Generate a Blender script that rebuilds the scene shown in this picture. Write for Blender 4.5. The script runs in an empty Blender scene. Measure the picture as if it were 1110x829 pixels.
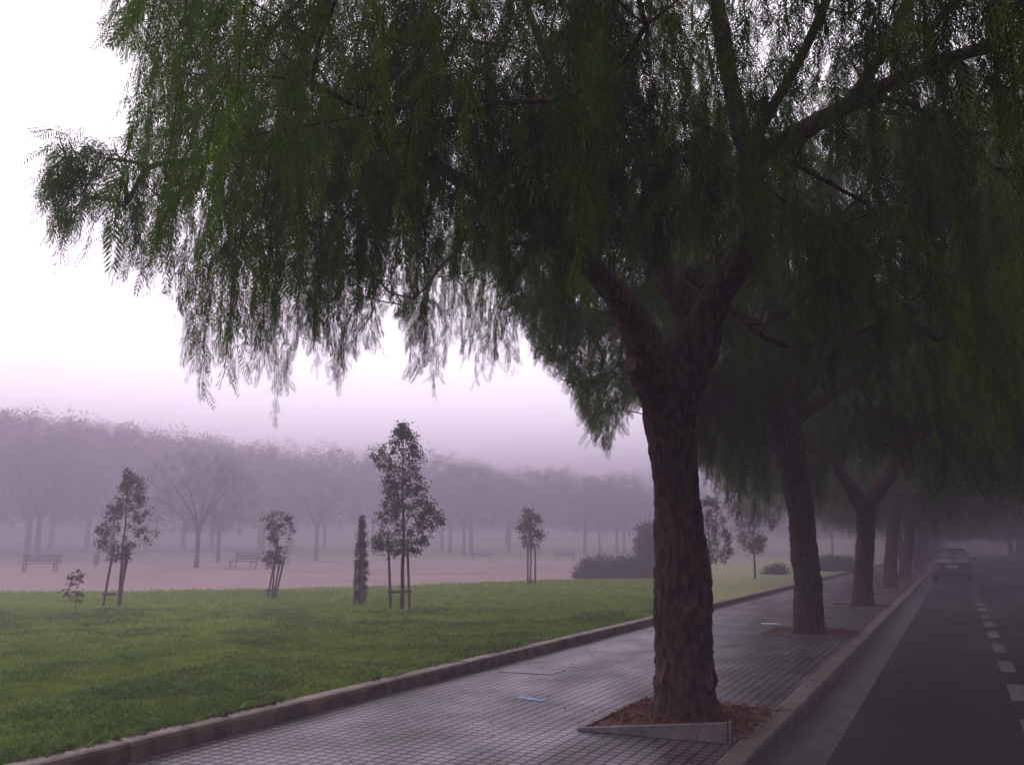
import bpy, math
import numpy as np
from mathutils import Vector

# ------------------------------------------------------------------ camera, sky, sun, exposure
scene = bpy.context.scene
C = scene.collection
CAM_Z, PITCH, YAW, F = 1.60, math.radians(10.06), math.radians(25.34), 1000.0
camd = bpy.data.cameras.new("camera"); cam = bpy.data.objects.new("camera", camd); C.objects.link(cam)
cam.location = (0, 0, CAM_Z); cam.rotation_euler = (math.pi/2 + PITCH, 0, YAW)
camd.sensor_width = 36.0; camd.lens = 36.0*F/1110.0
camd.clip_start = 0.1; camd.clip_end = 3000
scene.camera = cam

world = bpy.data.worlds.new("World"); scene.world = world; world.use_nodes = True
SUN_EL, SUN_ROT = math.radians(30), math.radians(-75)
wn = world.node_tree.nodes; wl = world.node_tree.links; wn.clear()
w_out = wn.new("ShaderNodeOutputWorld"); w_bg = wn.new("ShaderNodeBackground")
w_sky = wn.new("ShaderNodeTexSky"); w_sky.sky_type = 'NISHITA'; w_sky.sun_disc = False
w_sky.sun_elevation = SUN_EL; w_sky.sun_rotation = SUN_ROT
w_sky.air_density = 2.0; w_sky.dust_density = 6.0; w_sky.ozone_density = 2.0
# an overcast veil over the clear sky: bright lilac white overhead, a little duller at the horizon
w_tc = wn.new("ShaderNodeTexCoord"); w_sep = wn.new("ShaderNodeSeparateXYZ")
w_ramp = wn.new("ShaderNodeValToRGB"); w_mix = wn.new("ShaderNodeMix"); w_mix.data_type = 'RGBA'
wl.new(w_tc.outputs["Generated"], w_sep.inputs[0]); wl.new(w_sep.outputs["Z"], w_ramp.inputs[0])
w_ramp.color_ramp.elements[0].position = 0.0; w_ramp.color_ramp.elements[0].color = (70.0, 61.5, 73.0, 1)
w_ramp.color_ramp.elements[1].position = 0.45; w_ramp.color_ramp.elements[1].color = (40.0, 37.5, 41.0, 1)
w_mix.inputs[0].default_value = 0.82
wl.new(w_sky.outputs[0], w_mix.inputs[6]); wl.new(w_ramp.outputs[0], w_mix.inputs[7])
wl.new(w_mix.outputs[2], w_bg.inputs[0]); w_bg.inputs[1].default_value = 0.10
wl.new(w_bg.outputs[0], w_out.inputs[0])

sund = bpy.data.lights.new("sun", 'SUN'); sun = bpy.data.objects.new("sun", sund); C.objects.link(sun)
sund.energy = 1.5; sund.angle = math.radians(25); sund.color = (1.0, 0.93, 0.95)
sun.rotation_euler = (math.pi/2 - SUN_EL, 0, math.radians(-105))
scene.view_settings.view_transform = 'Standard'; scene.view_settings.look = 'None'
scene.view_settings.exposure = -0.35; scene.view_settings.gamma = 1.0
scene.view_settings.use_curve_mapping = False
cy = scene.cycles
cy.max_bounces = 4; cy.adaptive_threshold = 0.02; cy.diffuse_bounces = 2; cy.glossy_bounces = 2; cy.transmission_bounces = 2
cy.volume_bounces = 0; cy.transparent_max_bounces = 8
cy.use_denoising = True; cy.sample_clamp_indirect = 4.0
HAZE_DENSITY = 0.0138

# ------------------------------------------------------------------ camera geometry (photo pixels -> points in the place)
FW = np.array([-math.sin(YAW)*math.cos(PITCH), math.cos(YAW)*math.cos(PITCH), math.sin(PITCH)])
RT = np.array([math.cos(YAW), math.sin(YAW), 0.0])
UP = np.cross(RT, FW)
CP = np.array([0, 0, CAM_Z])
def ray(px, py): return FW + RT*(px-555.0)/F - UP*(py-414.5)/F
def gp(px, py, depth): return CP + ray(px, py)*depth
def ground(px, py, z=0.13):
    d = ray(px, py); t = (z-CAM_Z)/d[2]; return CP + d*t
def at(px, depth):
    p = CP + ray(px, 592.0)*depth; return p[0], p[1]
def project(P):
    q = P - CP; d = q@FW; dd = np.where(d > 0.2, d, 0.2)
    return 555 + F*(q@RT)/dd, 414.5 - F*(q@UP)/dd, d

# ------------------------------------------------------------------ helpers
def tag(o, label=None, cat=None, group=None, kind=None):
    if label: o["label"] = label
    if cat: o["category"] = cat
    if group: o["group"] = group
    if kind: o["kind"] = kind
    return o
def empty(name, loc, rz=0.0, scale=1.0):
    o = bpy.data.objects.new(name, None); C.objects.link(o)
    o.location = loc; o.rotation_euler = (0, 0, rz); o.scale = (scale,)*3
    o.empty_display_size = 0.2
    return o
def link(name, me, mat, parent=None, loc=None):
    o = bpy.data.objects.new(name, me); C.objects.link(o)
    if mat is not None: me.materials.append(mat)
    if parent is not None: o.parent = parent
    if loc is not None: o.location = loc
    return o
def np_mesh(name, V, Fa, smooth=False, tint=None):
    """V (n,3), Fa (m,k) faces of one size."""
    me = bpy.data.meshes.new(name)
    V = np.asarray(V, np.float32); Fa = np.asarray(Fa, np.int32)
    m, k = Fa.shape
    me.vertices.add(len(V)); me.vertices.foreach_set("co", V.ravel())
    me.loops.add(m*k); me.loops.foreach_set("vertex_index", Fa.ravel())
    me.polygons.add(m); me.polygons.foreach_set("loop_start", np.arange(0, m*k, k, dtype=np.int32))
    try: me.polygons.foreach_set("loop_total", np.full(m, k, np.int32))
    except Exception: pass
    if tint is not None:
        a = me.attributes.new("tint", 'FLOAT', 'POINT'); a.data.foreach_set("value", np.asarray(tint, np.float32))
    if smooth: me.polygons.foreach_set("use_smooth", np.ones(m, bool))
    me.update(calc_edges=True); me.validate()
    return me
class MB:
    """collects boxes, prisms and tubes into one mesh of quads and n-gons"""
    def __init__(s): s.v = []; s.f = []
    def add(s, vs, fs):
        b = len(s.v); s.v += [tuple(map(float, v)) for v in vs]; s.f += [[b+i for i in f] for f in fs]; return s
    def box(s, c, size, rz=0.0, rx=0.0, ry=0.0, taper=1.0):
        from mathutils import Euler
        R = Euler((rx, ry, rz)).to_matrix(); hx, hy, hz = size[0]/2, size[1]/2, size[2]/2
        vs = []
        for dz in (-1, 1):
            k = taper if dz > 0 else 1.0
            for dx, dy in ((-1, -1), (1, -1), (1, 1), (-1, 1)):
                vs.append(Vector(c) + R@Vector((dx*hx*k, dy*hy*k, dz*hz)))
        return s.add(vs, [(3, 2, 1, 0), (4, 5, 6, 7), (0, 1, 5, 4), (1, 2, 6, 5), (2, 3, 7, 6), (3, 0, 4, 7)])
    def tube(s, pts, rad, n=8, cap=True):
        V, Fq = tube_arrays(np.array(pts, float), np.array(rad, float) if np.ndim(rad) else np.full(len(pts), rad), n)
        b = len(s.v); s.v += [tuple(v) for v in V]; s.f += [[b+i for i in f] for f in Fq.tolist()]
        if cap:
            s.f.append([b+i for i in range(n)][::-1]); s.f.append([b+(len(pts)-1)*n+i for i in range(n)])
        return s
    def build(s, name, mat, parent=None, bevel=0.0, smooth=False, loc=None):
        me = bpy.data.meshes.new(name); me.from_pydata(s.v, [], s.f); me.update()
        o = link(name, me, mat, parent, loc)
        if smooth: me.polygons.foreach_set("use_smooth", np.ones(len(me.polygons), bool))
        if bevel:
            m = o.modifiers.new("bevel", 'BEVEL'); m.width = bevel; m.segments = 2; m.limit_method = 'ANGLE'
        return o
def tube_arrays(P, R, n):
    K = len(P); T = np.gradient(P, axis=0); T /= np.linalg.norm(T, axis=1)[:, None]+1e-9
    ref = np.array([1.0, 0, 0]) if abs(T[0][0]) < 0.8 else np.array([0, 1.0, 0])
    N = np.zeros_like(P); u = np.cross(T[0], ref); u /= np.linalg.norm(u); N[0] = u
    for i in range(1, K):
        u = N[i-1] - T[i]*np.dot(N[i-1], T[i]); N[i] = u/(np.linalg.norm(u)+1e-9)
    B = np.cross(T, N); a = np.arange(n)*2*math.pi/n
    ring = N[:, None, :]*np.cos(a)[None, :, None] + B[:, None, :]*np.sin(a)[None, :, None]
    R = np.asarray(R, float)
    V = P[:, None, :] + ring*(R[:, None, None] if R.ndim == 1 else R[:, :, None])
    i = np.arange(K-1)[:, None]*n; j = np.arange(n)[None, :]; j2 = (j+1) % n
    Fq = np.stack([i+j, i+j2, i+n+j2, i+n+j], -1).reshape(-1, 4)
    return V.reshape(-1, 3), Fq
def _hash(i, j, k, s):
    h = (i*374761393 + j*668265263 + k*2147483647 + s*144665) & 0xffffffff
    h = ((h ^ (h >> 13))*1274126177) & 0xffffffff
    return ((h ^ (h >> 16)) & 0xffff)/65535.0
def vnoise(P, s=0):
    P = np.asarray(P, float); I = np.floor(P).astype(np.int64); f = P-I; f = f*f*(3-2*f); r = 0
    for dx in (0, 1):
        for dy in (0, 1):
            for dz in (0, 1):
                w = (f[..., 0] if dx else 1-f[..., 0])*(f[..., 1] if dy else 1-f[..., 1])*(f[..., 2] if dz else 1-f[..., 2])
                r = r + w*_hash(I[..., 0]+dx, I[..., 1]+dy, I[..., 2]+dz, s)
    return r
def fbm(P, o=3, s=0):
    r = 0; a = 0.5; P = np.asarray(P, float)
    for i in range(o): r = r + a*vnoise(P*(2**i)+i*7.3, s+i); a *= 0.5
    return r

# ------------------------------------------------------------------ materials
def mat_new(name):
    m = bpy.data.materials.new(name); m.use_nodes = True
    nt = m.node_tree; b = nt.nodes["Principled BSDF"]; return m, nt, b
def mix_noise(nt, c1, c2, scale=(1, 1, 1), nscale=5, detail=4, lo=0.35, hi=0.65, coord="Object", seed=0.0):
    tc = nt.nodes.new("ShaderNodeTexCoord"); mp = nt.nodes.new("ShaderNodeMapping"); nz = nt.nodes.new("ShaderNodeTexNoise")
    cr = nt.nodes.new("ShaderNodeValToRGB")
    mp.inputs["Scale"].default_value = scale; mp.inputs["Location"].default_value = (seed, seed*1.3, seed*.7)
    nz.inputs["Scale"].default_value = nscale; nz.inputs["Detail"].default_value = detail
    cr.color_ramp.elements[0].position = lo; cr.color_ramp.elements[1].position = hi
    cr.color_ramp.elements[0].color = (*c1, 1); cr.color_ramp.elements[1].color = (*c2, 1)
    nt.links.new(tc.outputs[coord], mp.inputs[0]); nt.links.new(mp.outputs[0], nz.inputs[0]); nt.links.new(nz.outputs[0], cr.inputs[0])
    return cr, nz
def rough_mat(name, c1, c2, nscale=6, rough=0.8, bump=0.3, scale=(1, 1, 1), bscale=None, dist=0.01, spec=0.4, lo=0.35, hi=0.65):
    m, nt, b = mat_new(name)
    cr, nz = mix_noise(nt, c1, c2, scale, nscale, 5, lo, hi)
    nt.links.new(cr.outputs[0], b.inputs["Base Color"])
    b.inputs["Roughness"].default_value = rough; b.inputs["Specular IOR Level"].default_value = spec
    if bump:
        _, n2 = mix_noise(nt, c1, c2, scale, bscale or nscale*4, 6)
        bp = nt.nodes.new("ShaderNodeBump"); bp.inputs["Strength"].default_value = bump; bp.inputs["Distance"].default_value = dist
        nt.links.new(n2.outputs[0], bp.inputs["Height"]); nt.links.new(bp.outputs[0], b.inputs["Normal"])
    return m
def leaf_mat(name, dark, light, yellow, trans=0.35):
    m, nt, b = mat_new(name)
    at_ = nt.nodes.new("ShaderNodeAttribute"); at_.attribute_name = "tint"
    cr = nt.nodes.new("ShaderNodeValToRGB")
    cr.color_ramp.elements[0].color = (*dark, 1); cr.color_ramp.elements[1].color = (*yellow, 1)
    cr.color_ramp.elements[0].position = 0.1; e = cr.color_ramp.elements.new(0.62); e.color = (*light, 1)
    nt.links.new(at_.outputs["Fac"], cr.inputs[0]); nt.links.new(cr.outputs[0], b.inputs["Base Color"])
    b.inputs["Roughness"].default_value = 0.7; b.inputs["Specular IOR Level"].default_value = 0.10
    tr = nt.nodes.new("ShaderNodeBsdfTranslucent"); mx = nt.nodes.new("ShaderNodeMixShader"); mx.inputs[0].default_value = trans
    nt.links.new(cr.outputs[0], tr.inputs[0]); nt.links.new(b.outputs[0], mx.inputs[1]); nt.links.new(tr.outputs[0], mx.inputs[2])
    nt.links.new(mx.outputs[0], nt.nodes["Material Output"].inputs[0])
    return m
def bark_mat(name, c1, c2):
    m, nt, b = mat_new(name)
    cr, nz = mix_noise(nt, c1, c2, (1, 1, 0.28), 26, 12, 0.38, 0.66)
    cr2, _ = mix_noise(nt, (0.55, 0.5, 0.5), (1.35, 1.15, 1.1), (1, 1, 0.6), 2.2, 4, 0.35, 0.68, seed=4)
    mu = nt.nodes.new("ShaderNodeMix"); mu.data_type = 'RGBA'; mu.blend_type = 'MULTIPLY'; mu.inputs[0].default_value = 1
    nt.links.new(cr.outputs[0], mu.inputs[6]); nt.links.new(cr2.outputs[0], mu.inputs[7])
    nt.links.new(mu.outputs[2], b.inputs["Base Color"])
    b.inputs["Roughness"].default_value = 0.85; b.inputs["Specular IOR Level"].default_value = 0.15
    _, n2 = mix_noise(nt, c1, c2, (1, 1, 0.26), 30, 12, seed=2)
    bp = nt.nodes.new("ShaderNodeBump"); bp.inputs["Strength"].default_value = 1.0; bp.inputs["Distance"].default_value = 0.05
    nt.links.new(n2.outputs[0], bp.inputs["Height"]); nt.links.new(bp.outputs[0], b.inputs["Normal"])
    return m
M = {}
M['bark'] = bark_mat("pepper_bark", (0.012, 0.007, 0.007), (0.100, 0.058, 0.050))
M['cut'] = rough_mat("cut_wood", (0.08, 0.05, 0.042), (0.15, 0.095, 0.075), 20)
M['leaf'] = leaf_mat("pepper_leaf", (0.010, 0.022, 0.003), (0.062, 0.120, 0.005), (0.22, 0.26, 0.006), 0.48)
M['oak_leaf'] = leaf_mat("oak_leaf", (0.028, 0.038, 0.024), (0.05, 0.062, 0.034), (0.09, 0.07, 0.04), 0.25)
M['cypress_leaf'] = leaf_mat("cypress_leaf", (0.02, 0.028, 0.018), (0.035, 0.045, 0.025), (0.05, 0.05, 0.03), 0.2)
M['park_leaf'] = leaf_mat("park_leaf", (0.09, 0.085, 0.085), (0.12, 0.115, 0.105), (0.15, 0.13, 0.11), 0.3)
M['pale_leaf'] = leaf_mat("pale_leaf", (0.045, 0.062, 0.030), (0.07, 0.09, 0.04), (0.10, 0.11, 0.05), 0.35)
M['bush_leaf'] = leaf_mat("bush_leaf", (0.02, 0.032, 0.022), (0.035, 0.05, 0.03), (0.05, 0.06, 0.035), 0.2)
M['twig'] = bark_mat("young_bark", (0.025, 0.020, 0.018), (0.06, 0.048, 0.045))
M['stake'] = rough_mat("stake_wood", (0.035, 0.025, 0.022), (0.065, 0.046, 0.040), 12, scale=(1, 1, .15))
M['grass'] = leaf_mat("grass_blades", (0.105, 0.170, 0.020), (0.21, 0.30, 0.042), (0.36, 0.40, 0.11), 0.3)
M['weed'] = leaf_mat("weed_leaf", (0.06, 0.11, 0.02), (0.12, 0.19, 0.035), (0.20, 0.26, 0.06), 0.3)
M['litter'] = leaf_mat("leaf_litter", (0.045, 0.013, 0.009), (0.14, 0.038, 0.018), (0.32, 0.125, 0.06), 0.1)
M['kerb'] = rough_mat("kerb_stone", (0.075, 0.055, 0.055), (0.15, 0.112, 0.11), 3.5, 0.55, 0.5, dist=0.006, bscale=60)
M['kerb_lawn'] = rough_mat("lawn_kerb_stone", (0.045, 0.033, 0.026), (0.165, 0.112, 0.090), 5.0, 0.6, 0.6, dist=0.008, bscale=45)
M['gutter'] = rough_mat("gutter_concrete", (0.042, 0.036, 0.047), (0.088, 0.076, 0.096), 2.5, 0.5, 0.4, dist=0.004, bscale=50)
M['edging'] = rough_mat("edging_concrete", (0.07, 0.058, 0.060), (0.14, 0.118, 0.12), 8, 0.6, 0.4, dist=0.004, bscale=60)
M['soil'] = rough_mat("pit_soil", (0.05, 0.025, 0.018), (0.12, 0.05, 0.03), 14, 0.9, 0.8, dist=0.02)
M['paint'] = rough_mat("worn_white_paint", (0.025, 0.021, 0.025), (0.115, 0.105, 0.113), 14, 0.6, 0.1, lo=0.30, hi=0.50)
M['blue_paint'] = rough_mat("worn_blue_paint", (0.05, 0.10, 0.22), (0.10, 0.22, 0.45), 25, 0.5, 0.1, lo=.3, hi=.5)
M['cover'] = rough_mat("cover_plate", (0.075, 0.062, 0.078), (0.12, 0.10, 0.12), 20, 0.5, 0.3, dist=.002)
M['paper'] = rough_mat("paper", (0.45, 0.38, 0.34), (0.55, 0.47, 0.42), 30, 0.8, 0.1)
M['bench_wood'] = rough_mat("bench_wood", (0.05, 0.04, 0.04), (0.09, 0.07, 0.07), 8, 0.6, 0.2, scale=(.2, 1, 1))
M['iron'] = rough_mat("dark_iron", (0.03, 0.03, 0.035), (0.05, 0.05, 0.055), 20, 0.5, 0.1)
M['stone_bench'] = rough_mat("bench_stone", (0.09, 0.075, 0.08), (0.14, 0.12, 0.125), 6, 0.7, 0.2)
M['far_ground'] = rough_mat("far_ground", (0.055, 0.07, 0.035), (0.09, 0.10, 0.055), .25, 0.95, 0.3, dist=.05, bscale=3)

# lawn soil and thatch under the blades
m, nt, b = mat_new("lawn_ground")
cr, _ = mix_noise(nt, (0.10, 0.125, 0.034), (0.19, 0.22, 0.06), (1, 1, 1), 1.3, 8, 0.32, 0.68)
cr2, n2 = mix_noise(nt, (0.6, 0.55, 0.5), (1.25, 1.15, 1.0), (1, 1, 1), 22, 5, 0.3, 0.7)
mu = nt.nodes.new("ShaderNodeMix"); mu.data_type = 'RGBA'; mu.blend_type = 'MULTIPLY'; mu.inputs[0].default_value = 1
nt.links.new(cr.outputs[0], mu.inputs[6]); nt.links.new(cr2.outputs[0], mu.inputs[7]); nt.links.new(mu.outputs[2], b.inputs["Base Color"])
bp = nt.nodes.new("ShaderNodeBump"); bp.inputs["Strength"].default_value = 0.8; bp.inputs["Distance"].default_value = 0.04
nt.links.new(n2.outputs[0], bp.inputs["Height"]); nt.links.new(bp.outputs[0], b.inputs["Normal"]); b.inputs["Roughness"].default_value = 0.9
M['lawn'] = m
# pink sandy square
m, nt, b = mat_new("pink_sand")
cr, _ = mix_noise(nt, (0.115, 0.070, 0.064), (0.17, 0.102, 0.094), (1, 1, 1), .18, 6, 0.35, 0.65)
nt.links.new(cr.outputs[0], b.inputs["Base Color"]); b.inputs["Roughness"].default_value = 0.9
M['sand'] = m
M['sand_band'] = rough_mat("sand_band", (0.10, 0.045, 0.045), (0.17, 0.07, 0.07), .6, 0.9, 0)

# wet asphalt
m, nt, b = mat_new("wet_asphalt")
cr, _ = mix_noise(nt, (0.012, 0.006, 0.0115), (0.026, 0.0145, 0.025), (1, 1, 1), 1.2, 8, 0.3, 0.7)
ag, _ = mix_noise(nt, (0.5, 0.5, 0.5), (1.9, 1.8, 1.9), (1, 1, 1), 75, 3, 0.40, 0.72, seed=8)
pt, _ = mix_noise(nt, (0.55, 0.55, 0.55), (1.25, 1.25, 1.25), (1, .12, 1), 1.7, 5, 0.40, 0.60, seed=6)
ma = nt.nodes.new("ShaderNodeMix"); ma.data_type = 'RGBA'; ma.blend_type = 'MULTIPLY'; ma.inputs[0].default_value = 1
mc = nt.nodes.new("ShaderNodeMix"); mc.data_type = 'RGBA'; mc.blend_type = 'MULTIPLY'; mc.inputs[0].default_value = 1
nt.links.new(cr.outputs[0], ma.inputs[6]); nt.links.new(ag.outputs[0], ma.inputs[7]); nt.links.new(ma.outputs[2], mc.inputs[6]); nt.links.new(pt.outputs[0], mc.inputs[7])
nt.links.new(mc.outputs[2], b.inputs["Base Color"])
rr, _ = mix_noise(nt, (0.42,)*3, (0.68,)*3, (1, .35, 1), .7, 4, 0.35, 0.65, seed=3)
nt.links.new(rr.outputs[0], b.inputs["Roughness"])
_, n2 = mix_noise(nt, (0, 0, 0), (1, 1, 1), (1, 1, 1), 140, 3)
bp = nt.nodes.new("ShaderNodeBump"); bp.inputs["Strength"].default_value = 0.5; bp.inputs["Distance"].default_value = 0.006
nt.links.new(n2.outputs[0], bp.inputs["Height"]); nt.links.new(bp.outputs[0], b.inputs["Normal"])
b.inputs['Specular IOR Level'].default_value = 0.22
M['asphalt'] = m

# wet pavement: 20 cm cement tiles of small squares, grooves between, damp patches
m, nt, b = mat_new("wet_paving")
N, L_ = nt.nodes, nt.links
tc = N.new("ShaderNodeTexCoord")
def brick(w, mortar, c1, c2, cm, smooth=0.1):
    t = N.new("ShaderNodeTexBrick"); t.offset = 0.0; t.squash = 1.0
    t.inputs["Scale"].default_value = 1.0; t.inputs["Brick Width"].default_value = w; t.inputs["Row Height"].default_value = w
    t.inputs["Mortar Size"].default_value = mortar; t.inputs["Mortar Smooth"].default_value = smooth
    t.inputs["Color1"].default_value = (*c1, 1); t.inputs["Color2"].default_value = (*c2, 1); t.inputs["Mortar"].default_value = (*cm, 1)
    L_.new(tc.outputs["Object"], t.inputs[0]); return t
b1 = brick(0.10, 0.0105, (0.072, 0.058, 0.076), (0.110, 0.090, 0.114), (0.016, 0.012, 0.016))
b2 = brick(0.20, 0.005, (0.80, 0.78, 0.78), (1.12, 1.1, 1.1), (0.55, 0.55, 0.55))
cr, _ = mix_noise(nt, (0.62, 0.58, 0.6), (1.15, 1.1, 1.1), (1, 1, 1), .9, 6, 0.34, 0.64)
m1 = N.new("ShaderNodeMix"); m1.data_type = 'RGBA'; m1.blend_type = 'MULTIPLY'; m1.inputs[0].default_value = 1
m2 = N.new("ShaderNodeMix"); m2.data_type = 'RGBA'; m2.blend_type = 'MULTIPLY'; m2.inputs[0].default_value = 1
L_.new(b1.outputs[0], m1.inputs[6]); L_.new(b2.outputs[0], m1.inputs[7]); L_.new(m1.outputs[2], m2.inputs[6]); L_.new(cr.outputs[0], m2.inputs[7])
L_.new(m2.outputs[2], b.inputs["Base Color"])
wet, _ = mix_noise(nt, (0.30,)*3, (0.50,)*3, (1, .5, 1), 1.5, 8, 0.38, 0.62, seed=1.7)
L_.new(wet.outputs[0], b.inputs["Roughness"])
_, nf = mix_noise(nt, (0, 0, 0), (1, 1, 1), (1, 1, 1), 60, 4)
bpa = N.new("ShaderNodeBump"); bpa.inputs["Strength"].default_value = 0.25; bpa.inputs["Distance"].default_value = 0.003
L_.new(nf.outputs[0], bpa.inputs["Height"])
bpb = N.new("ShaderNodeBump"); bpb.inputs["Strength"].default_value = 1.0; bpb.inputs["Distance"].default_value = 0.012; bpb.invert = True
L_.new(b1.outputs["Fac"], bpb.inputs["Height"]); L_.new(bpa.outputs[0], bpb.inputs["Normal"]); L_.new(bpb.outputs[0], b.inputs["Normal"])
sp = N.new("ShaderNodeMath"); sp.operation = 'MULTIPLY_ADD'; sp.inputs[1].default_value = -0.40; sp.inputs[2].default_value = 0.45
L_.new(b1.outputs["Fac"], sp.inputs[0]); L_.new(sp.outputs[0], b.inputs["Specular IOR Level"])
M['paving'] = m
def car_paint(name, col, rough=0.3, metal=0.6):
    m, nt, b = mat_new(name)
    cr, _ = mix_noise(nt, tuple(c*.85 for c in col), tuple(c*1.1 for c in col), (1, 1, 1), 3, 3)
    nt.links.new(cr.outputs[0], b.inputs["Base Color"]); b.inputs["Metallic"].default_value = metal
    b.inputs["Roughness"].default_value = rough; b.inputs["Coat Weight"].default_value = 0.4
    return m
M['silver'] = car_paint("silver_paint", (0.12, 0.13, 0.155))
M['darkcar'] = car_paint("dark_paint", (0.03, 0.03, 0.045), metal=0.2)
M['glass'] = car_paint("dark_glass", (0.02, 0.028, 0.035), 0.08, 0.0)
M['taillight'] = car_paint("red_lens", (0.16, 0.012, 0.015), 0.2, 0.0)
M['plate'] = car_paint("plate_white", (0.45, 0.45, 0.45), 0.5, 0.0)
M['rubber'] = car_paint("tyre_rubber", (0.015, 0.015, 0.016), 0.8, 0.0)
M['plastic'] = car_paint("black_plastic", (0.02, 0.02, 0.022), 0.5, 0.0)
M['rim'] = car_paint("rim_metal", (0.25, 0.25, 0.26), 0.4, 0.7)

# ------------------------------------------------------------------ terrain and ground
KX = -1.42          # road face of the pavement kerb
LX = -5.30          # pavement face of the lawn kerb
Z_WALK, Z_LAWN = 0.13, 0.25
HF = np.array([-math.sin(YAW), math.cos(YAW)])
def terrain(x, y):
    x = np.asarray(x, float); y = np.asarray(y, float)
    d = x*HF[0] + y*HF[1]
    side = np.clip((-x-9)/25, 0, 1); side = side*side*(3-2*side)
    rise = np.maximum(0, d-92)*0.028*side
    return Z_LAWN - 0.02 + rise
xs = np.unique(np.concatenate([[-700, -500, -400], np.arange(-340, -60, 8.0), np.arange(-60, -12, 3.0), np.arange(-12, -5.7, .8), [LX-.18]]))
ys = np.concatenate([[-80, -40], np.arange(-20, 100, 3.0), np.arange(100, 420, 10.0), [500, 700, 900]])
X, Y = np.meshgrid(xs, ys, indexing='ij'); Z = terrain(X, Y)
V = np.stack([X, Y, Z], -1).reshape(-1, 3); ny = len(ys)
i, j = np.meshgrid(np.arange(len(xs)-1), np.arange(ny-1), indexing='ij'); i = i.ravel()*ny + j.ravel()
tag(link("lawn_ground", np_mesh("lawn_ground", V, np.stack([i, i+ny, i+ny+1, i+1], -1), True), M['lawn']), kind="structure")
gv = [(-5.6, -80, -.06), (700, -80, -.06), (700, 900, -.06), (-5.6, 900, -.06)]
tag(link("ground", np_mesh("ground", gv, [[0, 1, 2, 3]]), M['far_ground']), kind="structure")
def sheet(name, x0, x1, y0, y1, z, mat, seg=1):
    ysx = np.linspace(y0, y1, seg+1); V = []; Fq = []
    for yy in ysx: V += [(x0, yy, z), (x1, yy, z)]
    for k in range(seg): Fq.append((2*k, 2*k+1, 2*k+3, 2*k+2))
    return tag(link(name, np_mesh(name, V, Fq), mat), kind="structure")
Y0, Y1 = -15, 330
sheet("road", KX+0.43, 6.4, Y0, Y1, 0.0, M['asphalt'])
# gutter of long concrete pieces with dark joints between
mb = MB(); yy = Y0
while yy < 150:
    mb.box(((KX*2+0.43)/2, yy+2.05, -0.047), (0.426, 4.085, 0.10)); yy += 4.1
tag(mb.build("gutter", M['gutter'], bevel=.004), kind="structure")
# pavement kerb stones (one metre each)
rng = np.random.default_rng(5)
mb = MB(); yy = Y0
while yy < 120:
    mb.box((KX-0.10, yy+0.5, 0.035+rng.uniform(-.002, .003)), (0.196, 0.988, 0.20)); yy += 1.0
mb.box((KX-0.10, 225, 0.035), (0.196, 210, 0.20))
tag(mb.build("pavement_kerb", M['kerb'], bevel=.018), kind="structure")
mb = MB(); yy = Y0
while yy < 120:
    mb.box((LX-0.10, yy+0.5, 0.16+rng.uniform(-.002, .002)), (0.20, 0.997, 0.20), rz=rng.uniform(-.003, .003)); yy += 1.0
mb.box((LX-0.10, 225, 0.16), (0.20, 210, 0.20))
tag(mb.build("lawn_kerb", M['kerb_lawn'], bevel=.035), kind="structure")
sheet("pavement", LX, KX-0.2, Y0, Y1, Z_WALK, M['paving'])
# far side of the road
mb = MB(); mb.box((6.5, 150, 0.035), (0.2, 330, 0.20)); tag(mb.build("far_kerb", M['kerb'], bevel=.018), kind="structure")
mb = MB(); mb.box((8.6, 150, 0.02), (4.0, 330, 0.20)); tag(mb.build("far_pavement", M['paving']), kind="structure")
# lane dashes
mb = MB(); yy = 14.58-2.5*4
while yy < 110:
    mb.box((0.50, yy, 0.001), (0.17, 1.3, 0.008)); yy += 2.5
tag(mb.build("lane_marking", M['paint']), kind="structure")
# pink square
near = [(-260, 645), (0, 641.5), (150, 640.5), (300, 638.5), (400, 635.5), (500, 632.0), (570, 629.5), (623, 627.0), (700, 622), (760, 617)]
pn = [ground(px, py, Z_LAWN) for px, py in near]
cpts = [(p[0], p[1]) for p in pn]
far_ = [at(px, d) for px, d in ((760, 88), (700, 90), (560, 91), (400, 91), (200, 91), (0, 91), (-260, 91))]
poly = cpts + far_
me = bpy.data.meshes.new("square"); me.from_pydata([(x, y, Z_LAWN-0.02+0.012) for x, y in poly], [], [list(range(len(poly)))]); me.update()
tag(link("sandy_square", me, M['sand']), kind="structure")
def band(name, pxs, w=0.25):
    P = np.array([at(a, d) for a, d in pxs]); T = np.gradient(P, axis=0); T /= np.linalg.norm(T, axis=1)[:, None]
    Nn = np.stack([-T[:, 1], T[:, 0]], 1); A = P+Nn*w; B = P-Nn*w
    V = [(a[0], a[1], Z_LAWN-0.02+0.02) for a in A]+[(a[0], a[1], Z_LAWN-0.02+0.02) for a in B]; n = len(P)
    return tag(link(name, np_mesh(name, V, [(k, k+1, n+k+1, n+k) for k in range(n-1)]), M['sand_band']), kind="structure")
band("path_edge", [(320, 52), (350, 48), (400, 46.5), (470, 47), (540, 50), (620, 57)], .4)
band("path_edge", [(335, 60), (380, 57), (440, 56), (520, 58), (600, 66), (680, 78)], .4)
band("path_edge", [(-60, 62), (60, 60), (180, 59), (280, 62), (340, 70)], .3)
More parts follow.
